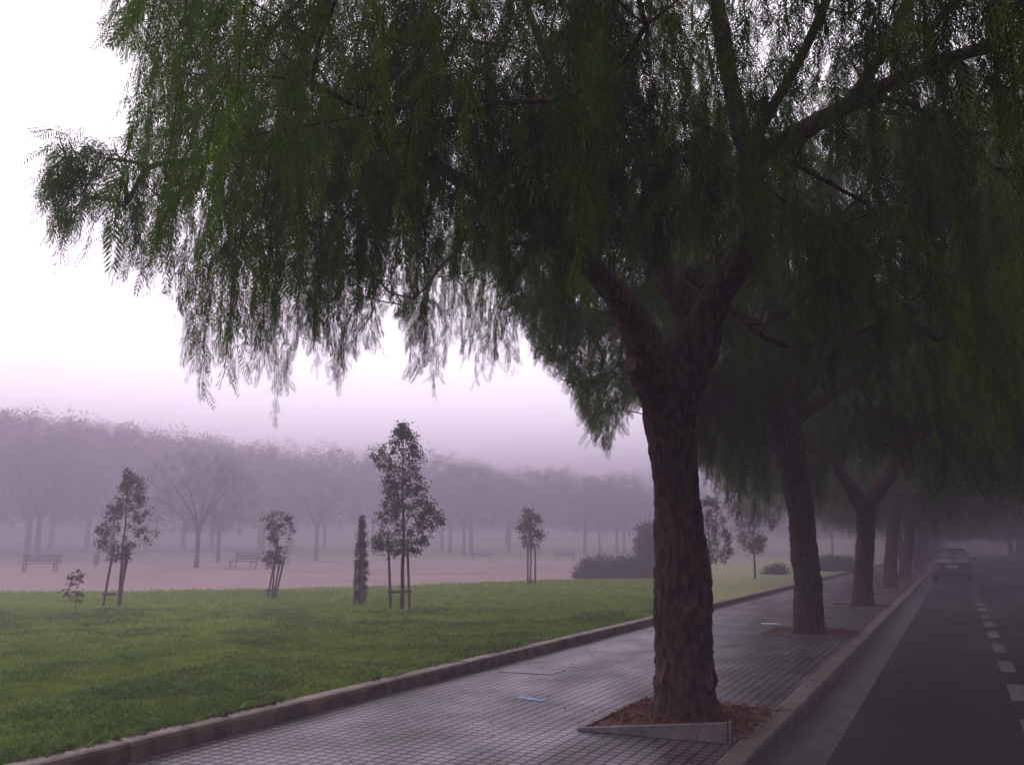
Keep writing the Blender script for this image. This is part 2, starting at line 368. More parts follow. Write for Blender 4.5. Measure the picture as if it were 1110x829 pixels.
# pavement details
p = ground(576, 757.5)
mb = MB(); mb.box((p[0], p[1], Z_WALK+0.004), (0.10, 0.34, 0.004), rz=.75*math.pi/2+.1); tag(mb.build("paint_mark", M['blue_paint']), "faded blue painted stripe on the tiles left of the nearest trunk", "paint mark")
p = ground(577, 727)
t = empty("utility_cover", (p[0], p[1], Z_WALK), 0.02)
tag(t, "grey rectangular utility cover set flush in the wet pavement", "utility cover")
mb = MB(); mb.box((0, 0, 0.0035), (0.62, 0.42, 0.005)); mb.build("plate", M['cover'], t)
mb = MB()
for a, bb, c, d in ((0, .225, .68, .03), (0, -.225, .68, .03), (.325, 0, .03, .418), (-.325, 0, .03, .418)): mb.box((a, bb, 0.003), (c, d, 0.008))
mb.build("frame", M['cover'], t)
p = ground(835, 676)
mb = MB(); mb.box((p[0], p[1], Z_WALK+0.006), (0.30, 0.22, 0.008), rz=.3); tag(mb.build("flattened_paper", M['paper'], bevel=.003), "pale flattened scrap of paper on the pavement near the second tree", "paper")

# ------------------------------------------------------------------ growing trees
def grow(seeds, A, rng, plen_w=0.3, step=0.35, dw=0.4):
    """seeds: list of (point, parent, radius or None). Joins every attractor to the nearest part of the tree."""
    P = [np.array(s[0], float) for s in seeds]; par = [s[1] for s in seeds]; fix = [s[2] for s in seeds]
    cap = len(P) + len(A)*8 + 10
    buf = np.zeros((cap, 3)); pl = np.zeros(cap); n = 0
    for k, p in enumerate(P):
        buf[k] = p; pl[k] = 0 if par[k] < 0 else pl[par[k]] + np.linalg.norm(p-buf[par[k]]); n += 1
    ok = np.zeros(cap, bool); ok[:n] = [bool(s[3]) if len(s) > 3 else True for s in seeds]
    root = np.array(seeds[0][0])
    A = A[np.argsort(np.linalg.norm(A-root, axis=1))]
    for a in A:
        d = np.linalg.norm(buf[:n]-a, axis=1)
        cost = d + plen_w*pl[:n] + np.where(ok[:n], 0, 50) + dw*np.maximum(0, buf[:n, 2]-a[2])
        k = int(np.argmin(cost)); dist = d[k]
        if dist < 0.05: continue
        m = max(1, int(round(dist/step))); prev = k
        pk = par[k]; dirp = buf[k]-buf[pk] if pk >= 0 else np.array([0, 0, 1.0])
        dirp = dirp/(np.linalg.norm(dirp)+1e-9)
        c = buf[k] + dirp*dist*0.35 + rng.normal(0, dist*0.07, 3)
        for q in range(1, m+1):
            t = q/m; pt = (1-t)**2*buf[k] + 2*t*(1-t)*c + t*t*a
            if q < m: pt = pt + rng.normal(0, 0.02, 3)
            buf[n] = pt; par.append(prev); fix.append(None); ok[n] = True
            pl[n] = pl[prev]+np.linalg.norm(pt-buf[prev]); prev = n; n += 1
            if n >= cap-10: break
    return buf[:n].copy(), np.array(par), fix
def radii(P, par, fix, tip=0.005, e=2.3):
    n = len(P); acc = np.zeros(n); R = np.zeros(n)
    for k in range(n-1, -1, -1):
        r = max(acc[k], tip**e)**(1/e)
        if fix[k] is not None: r = fix[k]
        R[k] = r
        if par[k] >= 0: acc[par[k]] += r**e
    for k in range(n):
        if par[k] >= 0 and fix[k] is None: R[k] = min(R[k], R[par[k]]*0.8 if R[par[k]] > .03 else R[par[k]])
    return R
def wood_mesh(name, P, par, R, rough=True, min_r=0.0, maxsides=20, origin=(0, 0, 0), burls=None):
    n = len(P); kids = [[] for _ in range(n)]
    for k in range(1, n):
        if par[k] >= 0: kids[par[k]].append(k)
    chains = []; stack = [(0, None)]
    while stack:
        k, start = stack.pop(); ch = [start] if start is not None else []; ch.append(k)
        while kids[k]:
            ks = sorted(kids[k], key=lambda q: -R[q]); 
            for q in ks[1:]: stack.append((q, k))
            k = ks[0]; ch.append(k)
        chains.append((ch, start is not None))
    Vs, Fs, b = [], [], 0
    for ch, side in chains:
        if len(ch) < 2: continue
        pts = P[ch]; rr = R[ch].copy()
        if side: rr[0] = min(rr[0], rr[1]*1.15)
        if rr.max() < min_r: continue
        big = rr.max()
        sides = maxsides if big > .1 else (min(10, maxsides) if big > .04 else (5 if big > .012 else 3))
        if big > 0.035 and len(pts) > 2:   # smooth the path
            L = np.concatenate([[0], np.cumsum(np.linalg.norm(np.diff(pts, axis=0), axis=1))])
            stepl = 0.02 if (big > .12 and rough) else 0.08
            t = np.linspace(0, L[-1], max(4, int(L[-1]/stepl)))
            q = np.stack([np.interp(t, L, pts[:, c]) for c in range(3)], 1); r2 = np.interp(t, L, rr)
            w = max(1, int(0.18/stepl)); ker = np.hanning(2*w+3)[1:-1]; ker /= ker.sum(); pad = len(ker)//2
            for c in range(3):
                e0 = np.concatenate([2*q[0, c]-q[pad:0:-1, c], q[:, c], 2*q[-1, c]-q[-2:-pad-2:-1, c]]) if len(q) > pad+1 else None
                if e0 is not None: q[:, c] = np.convolve(e0, ker, 'valid')
            pts, rr = q, r2
        V, Fq = tube_arrays(pts, rr, sides)
        if rough and big > .05:
            K = len(pts); ctr = np.repeat(pts, sides, 0); dirv = V-ctr; rad = np.linalg.norm(dirv, axis=1); dn = dirv/(rad[:, None]+1e-9)
            Q = V*np.array([15, 15, 6.0]); rid = 1-np.abs(2*fbm(Q, 4, 3)-0.95)*2.2
            lump = fbm(V*np.array([3.2, 3.2, 2.0]), 3, 11)-0.45
            flake = np.abs(fbm(V*np.array([26, 26, 14]), 2, 21)-.37)
            amp = np.minimum(rad*0.15, 0.036)
            if burls is not None and big > .2:
                for bc, br, ba in burls: lump = lump + ba*np.exp(-((V-bc)**2).sum(1)/br**2)
            V = ctr + dn*(rad + amp*(rid-.4) + np.minimum(rad*.5, .12)*(lump-.03) + amp*1.7*flake)[:, None]
        Vs.append(V); Fs.append(Fq+b); b += len(V)
    V = np.concatenate(Vs)-np.array(origin); Fq = np.concatenate(Fs)
    return np_mesh(name, V, Fq, True)
def orth(D, rng):
    r = rng.normal(size=D.shape); s = np.cross(D, r); return s/(np.linalg.norm(s, axis=1)[:, None]+1e-9)
def pinnate(O, D, S, L, m, rng, tint, ll=0.042, lw=0.0075, droop=0.0):
    """O origins, D direction, S side vectors, L lengths: two rows of slim leaflets along a rachis"""
    n = len(O); t = (np.arange(m)+0.6)/m
    side = np.array([1.0, -1.0])
    down = np.array([0, 0, -1.0])
    base = O[:, None, :] + D[:, None, :]*(L[:, None]*t[None, :])[:, :, None] + down*droop*(L[:, None]*t[None, :]**2)[:, :, None]
    prof = 0.55+0.45*np.sin(math.pi*np.clip(t*0.9+0.1, 0, 1))
    ln = ll*prof[None, :, None]*rng.uniform(.8, 1.2, (n, 1, 1))*np.ones((n, m, 2))
    B = np.repeat(base[:, :, None, :], 2, 2)                                  # n,m,2,3
    Nn = np.cross(D, S)
    ld = D[:, None, None, :]*0.75 + S[:, None, None, :]*side[None, None, :, None]*0.8 + Nn[:, None, None, :]*rng.normal(0, .25, (n, m, 2, 1)) + down*0.25
    ld /= np.linalg.norm(ld, axis=-1, keepdims=True)
    w = D[:, None, None, :]*lw*.5
    mid = B + ld*ln[..., None]*0.4
    v0 = B; v1 = mid+w; v2 = B+ld*ln[..., None]; v3 = mid-w
    V = np.stack([v0, v1, v2, v3], -2).reshape(-1, 3)
    nf = n*m*2; Fq = np.arange(nf*4).reshape(nf, 4)
    T = np.repeat(tint, m*2*4) + rng.normal(0, .03, nf*4)
    return V, Fq, T
def pepper_crown(name, P, par, R, rng, nshoots, mask, hang=(0.5, 1.7), m=9, ll=0.045, lw=0.009, step=0.065, leafstep=1, origin=(0, 0, 0), zmin=2.5, leafL=(0.13, 0.23), yellow=None):
    tips = np.where((R < 0.02))[0]
    tips = np.where(R < (.03 if 'near' in name else .02))[0]
    k = rng.choice(tips, nshoots, p=(lambda w: w/w.sum())(np.clip((fbm(P[tips]*np.array([1.1, 1.1, .7]), 2, 51)-.33)*7, .10, 1)*(np.where(project(P[tips])[0] < 190, .17, np.where(project(P[tips])[0] < 560, .75, 1.0))*np.where(project(P[tips])[2] < 7.6, 1.7, 1.0)*np.where((project(P[tips])[0] > 430) & (project(P[tips])[0] < 680) & (project(P[tips])[2] < 7.9), 2.2, 1.0)*np.where(P[tips][:, 2] > 8.2, .5, 1.0) if 'near' in name else np.ones(len(tips)))))
    O = P[k]+rng.normal(0, .03, (nshoots, 3)); pd = P[k]-P[par[k]]; pd /= np.linalg.norm(pd, axis=1)[:, None]+1e-9
    ctr = P[0]; out = O-ctr; out[:, 2] = 0; out /= np.linalg.norm(out, axis=1)[:, None]+1e-9
    D = pd*0.5 + out*0.35 + rng.normal(0, .45, (nshoots, 3)); D[:, 2] += 0.15; D /= np.linalg.norm(D, axis=1)[:, None]
    L = rng.uniform(*hang, nshoots)*rng.choice([.5, 1, 1, 1.25], nshoots)
    K = int(L.max()/step)+1; pos = np.zeros((nshoots, K, 3)); tan = np.zeros_like(pos); c = O.copy(); d = D.copy()
    grav = rng.uniform(.10, .22, nshoots)[:, None]
    for q in range(K):
        pos[:, q] = c; tan[:, q] = d
        d = d*(1-grav) + np.array([0, 0, -1.0])*grav + rng.normal(0, .045, d.shape); d /= np.linalg.norm(d, axis=1)[:, None]
        c = c + d*step
    val = (np.arange(K)[None, :]*step < L[:, None]) & (pos[:, :, 2] > ((zmin(O) if callable(zmin) else zmin) + np.clip(fbm(O*0.45, 2, 77)*3.0-1.1, -.2, 1.3) + rng.uniform(-.1, .5, nshoots))[:, None])
    if mask is not None: val &= mask(pos.reshape(-1, 3), np.repeat(np.arange(nshoots), K)).reshape(nshoots, K)
    val = np.logical_and.accumulate(val, axis=1)
    patch = fbm(O*0.55, 2, 31)*1.4-0.15                                   # yellower foliage patches: leaf variation plus caught light put into the tint
    ti = np.clip(patch + rng.normal(0, .13, nshoots), 0, 1)
    if yellow is not None: ti = np.clip(ti+yellow(O), 0, 1)
    s, q = np.where(val & (np.arange(K)[None, :] % leafstep == 0))
    O2 = pos[s, q]; T2 = tan[s, q]
    D2 = T2*0.5 + rng.normal(0, .42, O2.shape)*np.array([1, 1, .4]) + np.array([0, 0, -.75]); D2 /= np.linalg.norm(D2, axis=1)[:, None]
    S2 = orth(D2, rng)
    V, Fq, T = pinnate(O2, D2, S2, rng.uniform(*leafL, len(O2)), m, rng, ti[s], ll, lw)
    # the shoots' own thin stems
    a = pos[:, :-1][val[:, 1:]]; bq = pos[:, 1:][val[:, 1:]]; u = orth(bq-a, rng)*0.0022
    V3 = np.stack([a-u, a+u, bq+u, bq-u], 1).reshape(-1, 3); n0 = len(V)
    F3 = np.arange(len(V3)).reshape(-1, 4)+n0
    V = np.concatenate([V, V3])-np.array(origin)
    print(name, "leaves", len(O2), "faces", len(Fq)+len(F3))
    return np_mesh(name, V, np.concatenate([Fq, F3]), False, np.concatenate([T, np.full(len(V3), .2)]))
def chain(seeds, pts, rads, parent, ok=True):
    for p, r in zip(pts, rads):
        seeds.append((np.array(p, float), parent, r, ok and r < .10)); parent = len(seeds)-1
    return parent
def dome(rng, n, base, R, z0, z1, zc, hz, shell=0.5, off=(0, 0)):
    pts = []
    while len(pts) < n:
        q = rng.uniform(-1, 1, 3); rr = np.linalg.norm(q)
        if rr > 1 or (rr < .55 and rng.random() < shell): continue
        p = np.array([base[0]+off[0]+q[0]*R, base[1]+off[1]+q[1]*R, zc+q[2]*hz])
        if p[2] < z0 or p[2] > z1: continue
        pts.append(p)
    return np.array(pts)
def lerp_mask(xs_, ys_):
    xs_ = np.array(xs_, float); ys_ = np.array(ys_, float)
    return lambda px: np.interp(px, xs_, ys_)

# ------------------------------------------------------------------ the nearest pepper tree
B1 = ground(742, 779); B1[2] = Z_WALK
D1 = float((B1-CP)@FW)
rng = np.random.default_rng(11)
low1 = lerp_mask([42, 55, 75, 110, 130, 160, 175, 187, 200, 212, 222, 235, 250, 270, 290, 298, 310, 318, 340, 372, 385, 405, 415, 430, 445, 465, 478, 490, 505, 522, 532, 560, 585, 600, 622, 650, 700, 760, 850, 950, 1050, 1110],
                 [140, 250, 275, 262, 295, 300, 300, 340, 350, 440, 446, 435, 392, 392, 408, 462, 455, 392, 388, 418, 400, 378, 335, 345, 405, 440, 425, 378, 392, 425, 405, 392, 388, 378, 335, 330, 350, 415, 425, 450, 500, 520])
top1 = lerp_mask([42, 60, 100, 125, 150, 151], [150, 130, 132, 155, 188, -999])
def mask1(Pt, sid=None):
    px, py, d = project(Pt)
    jit = 0 if sid is None else (_hash(sid, sid*7, sid*3, 5)-.62)*46
    infr = (d > .3) & (py > -60) & (px < 1140)
    okk = (py < low1(px)-14+jit) & (px > 46+jit*.3)
    a = np.where(px < 150+jit*.6, (py > top1(px)+jit*.3) | ((px > 118+jit*.3) & (py < 40)), True)
    near = (np.linalg.norm(Pt-CP, axis=1) > 3.0)
    forkview = (px > 640+jit) & (px < 850+jit) & (py > 285+jit*1.5) & (d < 8.25)
    return (~infr | (okk & a & ~forkview)) & near & ((px > 20) | (d < .3) | (py < -400))
seeds = []
k = chain(seeds, [B1+np.array([0, 0, -0.15]), B1+np.array([0, 0, .02]), gp(742, 740, D1), gp(741, 690, D1+.01), gp(738, 600, D1+.05), gp(733, 530, D1+.1), gp(728, 470, D1+.12), gp(726, 432, D1+.12)],
          [.37, .285, .243, .224, .212, .200, .188, .235], -1, ok=False)
fork = k
kl = chain(seeds, [gp(708, 404, 8.0), gp(697, 366, 7.95), gp(671, 322, 7.9), gp(640, 288, 7.75), gp(600, 258, 7.6), gp(540, 225, 7.4), gp(470, 176, 7.1), gp(400, 150, 6.9), gp(320, 158, 6.8), gp(230, 172, 6.7), gp(160, 178, 6.6), gp(118, 172, 6.6)],
           [.21, .155, .12, .092, .07, .058, .048, .04, .032, .024, .016, .011], fork)
km = chain(seeds, [gp(738, 392, 8.2), gp(750, 350, 8.35), gp(727, 300, 8.5), gp(705, 268, 8.65), gp(680, 215, 8.9), gp(640, 150, 9.2), gp(600, 80, 9.5), gp(560, -20, 9.8)],
           [.20, .125, .105, .095, .08, .06, .045, .03], fork)
kr = chain(seeds, [gp(750, 390, 8.1), gp(777, 320, 8.0), gp(818, 265, 7.9), gp(818, 215, 7.9), gp(812, 176, 7.8)], [.19, .135, .125, .11, .105], fork)
chain(seeds, [gp(800, 130, 7.7), gp(792, 90, 7.6), gp(778, 10, 7.4), gp(760, -130, 7.2)], [.075, .065, .055, .04], kr)
chain(seeds, [gp(822, 140, 7.6), gp(847, 101, 7.4), gp(880, 40, 7.2), gp(920, -60, 7.0)], [.05, .042, .035, .028], kr)
kc = chain(seeds, [gp(840, 163, 7.7), gp(875, 138, 7.5), gp(912, 119, 7.3)], [.085, .075, .068], kr)
chain(seeds, [gp(965, 90, 7.1), gp(1035, 62, 6.8), gp(1130, 30, 6.5), gp(1250, -20, 6.2)], [.055, .048, .035, .022], kc)
kd = chain(seeds, [gp(936, 92, 7.1), gp(972, 29, 6.9), gp(1020, -80, 6.6)], [.045, .038, .03], kc)
chain(seeds, [gp(955, 108, 7.2), gp(985, 112, 7.0), gp(1035, 145, 6.8), gp(1078, 182, 6.6), gp(1160, 240, 6.4)], [.028, .022, .018, .014, .01], kc)
A = dome(rng, 3000, B1, 6.6, 3.5, 9.6, 5.6, 4.0, 0.55)
A = A[mask1(A-np.stack([A[:, 0]*0, A[:, 0]*0, np.where(project(A)[0] < 620, 1.0, .55)], 1)) & (np.linalg.norm(A-CP, axis=1) > 3.4)][:1500]
px = rng.uniform(60, 150, 60); A = np.concatenate([A, np.array([gp(a, rng.uniform(150, 215)-(a-60)*-.2, rng.uniform(6.1, 7.0)) for a in px])])
px = rng.uniform(120, 330, 60); A = np.concatenate([A, np.array([gp(a, rng.uniform(-60, 230), rng.uniform(5.9, 7.2)) for a in px])])
A = A[mask1(A)]
P, par, fix = grow(seeds, A, rng, 0.16, dw=1.0)
R = radii(P, par, fix)
yl = lambda O: np.where(project(O)[0] > 960, .16, 0.0)+np.where(O[:, 2] < 4.6, .06, 0)  # low shoots tinted yellower for the light they catch; right-hand ones yellower too
t = empty("pepper_tree", B1)
tag(t, "nearest and largest weeping tree, rough reddish trunk rising from a pit with a heaved slab", "tree", "weeping trees along the pavement")
link("trunk", wood_mesh("trunk_near", P, par, R, True, maxsides=72, origin=B1, burls=[(gp(a, b_, D1-.18), r_, m_) for a, b_, r_, m_ in ((752, 668, .10, .55), (722, 640, .07, .5), (768, 735, .11, .6), (718, 745, .10, .5), (760, 600, .06, .45), (706, 478, .09, .6), (735, 560, .06, .4), (765, 690, .08, .5))]+[(B1+np.array([math.cos(q*1.15)*.27, math.sin(q*1.15)*.27, .04]), .11, .22) for q in range(6)]), M['bark'], t)
link("crown", pepper_crown("crown_near", P, par, R, rng, 7300, mask1, hang=(.6, 2.6), m=9, origin=B1, yellow=yl, ll=.05, lw=.0105), M['leaf'], t)
# sawn branch stub on the left of the fork
sc = gp(697, 402, 7.98); so = gp(683, 396, 7.78)
mb = MB(); mb.tube([sc, (sc+so)/2, so], [.13, .095, .072], 16); s_ = mb.build("cut_stub", M['bark'], t, smooth=False)
for v in s_.data.vertices: v.co -= Vector(B1)
mb = MB(); dd = (so-sc)/np.linalg.norm(so-sc); mb.tube([so+dd*.001, so+dd*.006], [.064, .058], 16); s2 = mb.build("sawn_face", M['cut'], s_)
for v in s2.data.vertices: v.co -= Vector(B1)

# ------------------------------------------------------------------ second and third pepper trees, then the rest of the row
def tree_at(base_px, seed, guides, crownR, mask, n_att, nshoots, label, z1=9.2, hz=3.7, crown_kw=None, zlow=3.2, extra=None):
    rng = np.random.default_rng(seed)
    Bp = ground(*base_px); Bp[2] = Z_WALK
    seeds = []; ids = {}
    for nm, parent, pts, rads in guides(Bp):
        ids[nm] = chain(seeds, pts, rads, ids.get(parent, -1), ok=nm != 'bole')
    A = dome(rng, n_att*2, Bp, crownR, zlow, z1, 5.5, hz, 0.5)
    if mask is not None: A = A[mask(A-np.array([0, 0, .25]))]
    A = A[:n_att]
    if extra is not None: A = np.concatenate([A, extra(rng)])
    P, par, fix = grow(seeds, A, rng, 0.28); R = radii(P, par, fix, tip=.006)
    t = empty("pepper_tree", Bp); tag(t, label, "tree", "weeping trees along the pavement")
    kw = dict(hang=(.5, 1.8), m=7, ll=.065, lw=.016, origin=Bp, step=.085, leafL=(.16, .26)); kw.update(crown_kw or {})
    tm = wood_mesh("trunk_mesh", P, par, R, True, min_r=.007, maxsides=40, origin=Bp)
    cm = pepper_crown("crown_mesh", P, par, R, rng, nshoots, mask, **kw)
    link("trunk", tm, M['bark'], t); link("crown", cm, M['leaf'], t)
    return t, Bp
low2 = lerp_mask([540, 560, 590, 620, 632, 645, 660, 675, 690, 705, 750, 765, 780, 795, 812, 828, 850, 862, 900, 925, 950, 1000, 1050, 1110],
                 [300, 345, 395, 415, 455, 480, 484, 470, 440, 440, 495, 515, 535, 555, 560, 545, 515, 500, 535, 545, 545, 545, 545, 545])
def mask2(Pt, sid=None):
    px, py, d = project(Pt); jit = 0 if sid is None else (_hash(sid, sid*7, sid*3, 5)-.5)*22
    blk = ((px > 832+jit*.3) & (px < 912+jit*.3) & (py > 430+jit) & (d < 16.2)) | ((px > 893) & (px < 992) & (py > 495+jit))
    return (py < low2(px)-8+jit) & (px > 470) & ~blk
def g2(B):
    d = float((B-CP)@FW)
    return [('bole', '', [B+np.array([0, 0, -.15]), B, gp(876, 640, d), gp(870, 570, d), gp(861, 510, d), gp(853, 470, d), gp(849, 452, d)], [.36, .26, .215, .205, .215, .235, .24]),
            ('l', 'bole', [gp(838, 420, d-.1), gp(815, 380, d-.3), gp(770, 340, d-.8), gp(700, 310, d-1.6)], [.19, .14, .11, .07]),
            ('m', 'bole', [gp(850, 415, d+.1), gp(858, 370, d+.3), gp(848, 310, d+.6), gp(850, 240, d+.9)], [.19, .15, .12, .07]),
            ('r', 'bole', [gp(868, 420, d), gp(893, 375, d-.2), gp(915, 330, d-.4), gp(928, 295, d-.5), gp(960, 262, d-.8), gp(1010, 235, d-1)], [.19, .15, .12, .10, .08, .05]),
            ('s', 'bole', [gp(880, 440, d-.2), gp(923, 414, d-.8), gp(950, 378, d-1.3), gp(964, 360, d-1.6), gp(996, 335, d-2)], [.10, .06, .05, .045, .03])]
zlow2 = lambda O: np.where((project(O)[0] > 755) & (project(O)[0] < 850) & (project(O)[2] < 17.5), 0.2, 2.4)
t2, B2 = tree_at((878, 687), 22, g2, 6.0, mask2, 900, 6000, "second weeping tree from the camera, thick trunk leaning left beside the paper scrap", crown_kw=dict(zmin=zlow2), extra=lambda g: np.array([gp(g.uniform(764, 842), g.uniform(385, 490), g.uniform(14.2, 16.4)) for _ in range(70)]+[gp(g.uniform(600, 690), g.uniform(330, 430), g.uniform(13.5, 16)) for _ in range(60)]))
low3 = lerp_mask([700, 760, 800, 850, 870, 900, 925, 1000, 1110], [400, 480, 535, 530, 540, 555, 550, 552, 552])
def mask3(Pt, sid=None):
    px, py, d = project(Pt); jit = 0 if sid is None else (_hash(sid, sid*7, sid*3, 5)-.5)*10
    blk = (px > 893) & (px < 992) & (py > 492+jit) & (d < 24.6)
    return (py < low3(px)-4+jit) & ~blk
def g3(B):
    d = float((B-CP)@FW)
    return [('bole', '', [B+np.array([0, 0, -.15]), B, gp(936, 635, d), gp(938, 590, d), gp(939, 560, d), gp(938, 548, d)], [.33, .245, .215, .20, .20, .225]),
            ('l', 'bole', [gp(926, 535, d), gp(912, 515, d-.1), gp(900, 485, d-.3), gp(885, 440, d-.5), gp(868, 390, d-.6)], [.17, .13, .12, .09, .06]),
            ('r', 'bole', [gp(952, 532, d), gp(965, 515, d), gp(975, 485, d+.2), gp(985, 440, d+.3), gp(1000, 390, d+.4)], [.17, .13, .12, .09, .06]),
            ('m', 'l', [gp(905, 400, d+.6), gp(925, 340, d+.8)], [.08, .05])]
t3, B3 = tree_at((935, 657.5), 33, g3, 5.6, mask3, 650, 4200, "third weeping tree, slim straight trunk forking low into two wide arms", crown_kw=dict(zmin=2.6, m=6, ll=.085, lw=.022, step=.11, leafL=(.18, .28)))
def copy_tree(src, loc, rz, s, label, group=None):
    r = src.copy(); C.objects.link(r); r.location = loc; r.rotation_euler = (0, 0, rz); r.scale = (s, s, s)
    if label: r["label"] = label
    if group: r["group"] = group
    for ch in list(src.children):
        c = ch.copy(); C.objects.link(c); c.parent = r
        for g in list(ch.children):
            d = g.copy(); C.objects.link(d); d.parent = c
    return r
B4 = ground(963, 637)
row = [(B4[0], B4[1]), (B4[0]+.05, B4[1]+9)]
rowlab = ["fourth weeping tree, dark trunk leaning right just left of the silver car's kerb",
          "fifth weeping tree, hazy trunk between the dark fourth trunk and the silver car",
          "sixth weeping tree, grey trunk fading into mist left of the silver car",
          "seventh weeping tree, faint straight trunk level with the silver car",
          "eighth weeping tree, faint trunk in mist just beyond the silver car"]
for q in range(5):
    y = B4[1] + q*8.1
    copy_tree([t3, t2][q % 2 == 0], (B1[0]+[.0, .1, -.1, .15, -.05][q], y, Z_WALK), [2.6, 1.3, 4.4, 3.2, .6][q], [.98, 1.0, .96, 1.02, 1.0][q], rowlab[q])
for q in range(5, 20):
    y = B4[1] + q*8.1
    copy_tree([t3, t2][q % 2], (B1[0], y, Z_WALK), q*1.7, 1.0, "far weeping tree of the pavement row lost in mist beyond the silver car", "far weeping trees beyond the silver car")
for q in range(24):  # nearest ones stand out of view, added to block sky light from the right
    y = -8.8 + q*8.2
    copy_tree([t3, t2][q % 2], (8.4, y, .12), q*2.1+1, [1.0, .95, 1.05][q % 3], "weeping tree on the far side of the road, dull in mist at the right edge, nearest ones added out of view for shade", "weeping trees across the road")

copy_tree(t2, (B1[0], -9.5, Z_WALK), 2.2, 1.0, "added weeping tree behind the viewpoint, unseen, keeping sky light off the road")  # extra tree out of view, put here to shade road and pavement
# ------------------------------------------------------------------ tree pits with edging and leaf litter
def litter(name, cx, cy, sx, sy, n, z, label, seed, size=.05, keep=None, hump=.05):
    rng = np.random.default_rng(seed)
    x = rng.normal(0, .5, n)*sx; y = rng.normal(0, .5, n)*sy
    if keep is not None: k = keep(x+cx, y+cy); x, y = x[k], y[k]
    n = len(x); O = np.stack([x+cx, y+cy, z + rng.uniform(0.004, .03, n)+hump*np.exp(-((x/sx)**2+(y/sy)**2)*3)], 1)
    a = rng.uniform(0, 6.28, n); D = np.stack([np.cos(a), np.sin(a), rng.normal(0, .26, n)], 1); S = orth(D, rng); S[:, 2] *= .4
    l = rng.uniform(.5, 1.2, n)[:, None]*size; w = l*rng.uniform(.12, .35, n)[:, None]
    V = np.stack([O, O+D*l*.5+S*w, O+D*l, O+D*l*.5-S*w], 1).reshape(-1, 3)
    V[:, 2] = np.maximum(V[:, 2], z+.002)
    return tag(link(name, np_mesh(name, V, np.arange(4*n).reshape(n, 4), False, np.repeat(rng.beta(2, 2.5, n), 4)), M['litter']), label, "leaf litter", kind="stuff")
pits = [(B1, True, "brown leaf litter around the nearest trunk"), (B2, False, "brown leaf litter around the second trunk"), (B3, False, "dark leaf litter around the third trunk")]
for q, (Bp, heaved, lab) in enumerate(pits):
    x0, x1 = Bp[0]-.72, KX-0.215; y0, y1 = Bp[1]-.42, Bp[1]+.75
    if heaved: y0 = ground(793, 806)[1]; x0 = ground(638, 787)[0]
    me = np_mesh("pit", [(x0, y0, Z_WALK+.004), (x1, y0, Z_WALK+.004), (x1, y1, Z_WALK+.004), (x0, y1, Z_WALK+.004)], [[0, 1, 2, 3]])
    tag(link("tree_pit", me, M['soil']), kind="structure")
    e = empty("pit_edging", ((x0+x1)/2, y0, Z_WALK))
    tag(e, ["pit edging round the nearest trunk, its cracked front slab heaved up at the kerb end", "low concrete pit edging round the second trunk", "low concrete pit edging round the third trunk"][q], "pit edging")
    ox, oy = (x0+x1)/2, y0
    if heaved:
        w = .045; zr = .155
        mb = MB(); n = 9
        xs2 = np.linspace(x0-.02, x1-.03, n); vs = []; h = np.linspace(.022, zr, n)
        rngp = np.random.default_rng(3)
        for a, hh in zip(xs2, h):
            j = rngp.uniform(-.002, .002)
            vs += [(a-ox, -w/2+j, .0), (a-ox, w/2+j, .0), (a-ox, w/2+j, hh), (a-ox, -w/2+j, hh)]
        fs = []
        for k in range(n-1):
            b_ = 4*k
            for (i1, i2) in ((0, 3), (3, 2), (2, 1), (1, 0)): fs.append((b_+i1, b_+i2, b_+4+i2, b_+4+i1))
        fs += [(0, 1, 2, 3), (4*n-1, 4*n-2, 4*n-3, 4*n-4)]
        mb.add(vs, fs); mb.build("heaved_slab", M['edging'], e, bevel=.005)
        mb = MB(); cx = x0+(x1-x0)*.80-ox                        # crack across the slab
        pts = [(cx+.02, .12), (cx-.01, .095), (cx+.015, .07), (cx-.02, .05), (cx-.01, .0)]
        for (a, z1_), (b_, z2_) in zip(pts[:-1], pts[1:]):
            mb.add([(a-.004, -w/2-.003, z1_), (a+.004, -w/2-.003, z1_), (b_+.004, -w/2-.003, z2_), (b_-.004, -w/2-.003, z2_)], [(0, 1, 2, 3)])
        mb.build("crack", M['soil'], e)
        mb = MB(); mb.box((x1-.012-ox, 0, .08), (.022, .05, .17), ry=.04); mb.build("end_post", M['edging'], e, bevel=.004)
    else:
        mb = MB(); mb.box((0, 0, .012), (x1-x0, .05, .03)); mb.build("front_edge", M['edging'], e, bevel=.004)
    mb = MB(); mb.box((0, y1-y0, .012), (x1-x0, .05, .03)); mb.build("back_edge", M['edging'], e, bevel=.004)
    mb = MB(); mb.box((x0-ox, (y1-y0)/2, .010), (.05, y1-y0-.052, .028)); mb.build("side_edge", M['edging'], e, bevel=.004)
    litter("leaf_litter", (x0+x1)/2, (y0+y1)/2+.05, (x1-x0)*.85, (y1-y0)*.7, [5200, 3200, 2000][q], Z_WALK+.004, lab, 40+q, .05,
           keep=lambda x, y, x0=x0, x1=x1, y0=y0, y1=y1: (x > x0+.06) & (x < x1+.10) & (y > y0+.03) & (y < y1+.12))
litter("scattered_leaves", -3.6, 9.5, 2.4, 7.5, 420, Z_WALK, "scattered dead leaflets on the wet pavement", 77, .035, keep=lambda x, y: (x > LX+.05) & (x < KX-.25), hump=0)
litter("kerb_leaves", KX-.05, 9, .35, 9, 240, Z_WALK+.006, "dead leaflets caught along the pavement kerb", 78, .03, keep=lambda x, y: (x < KX-.02) & (x > KX-.6) & (y > 4), hump=0)
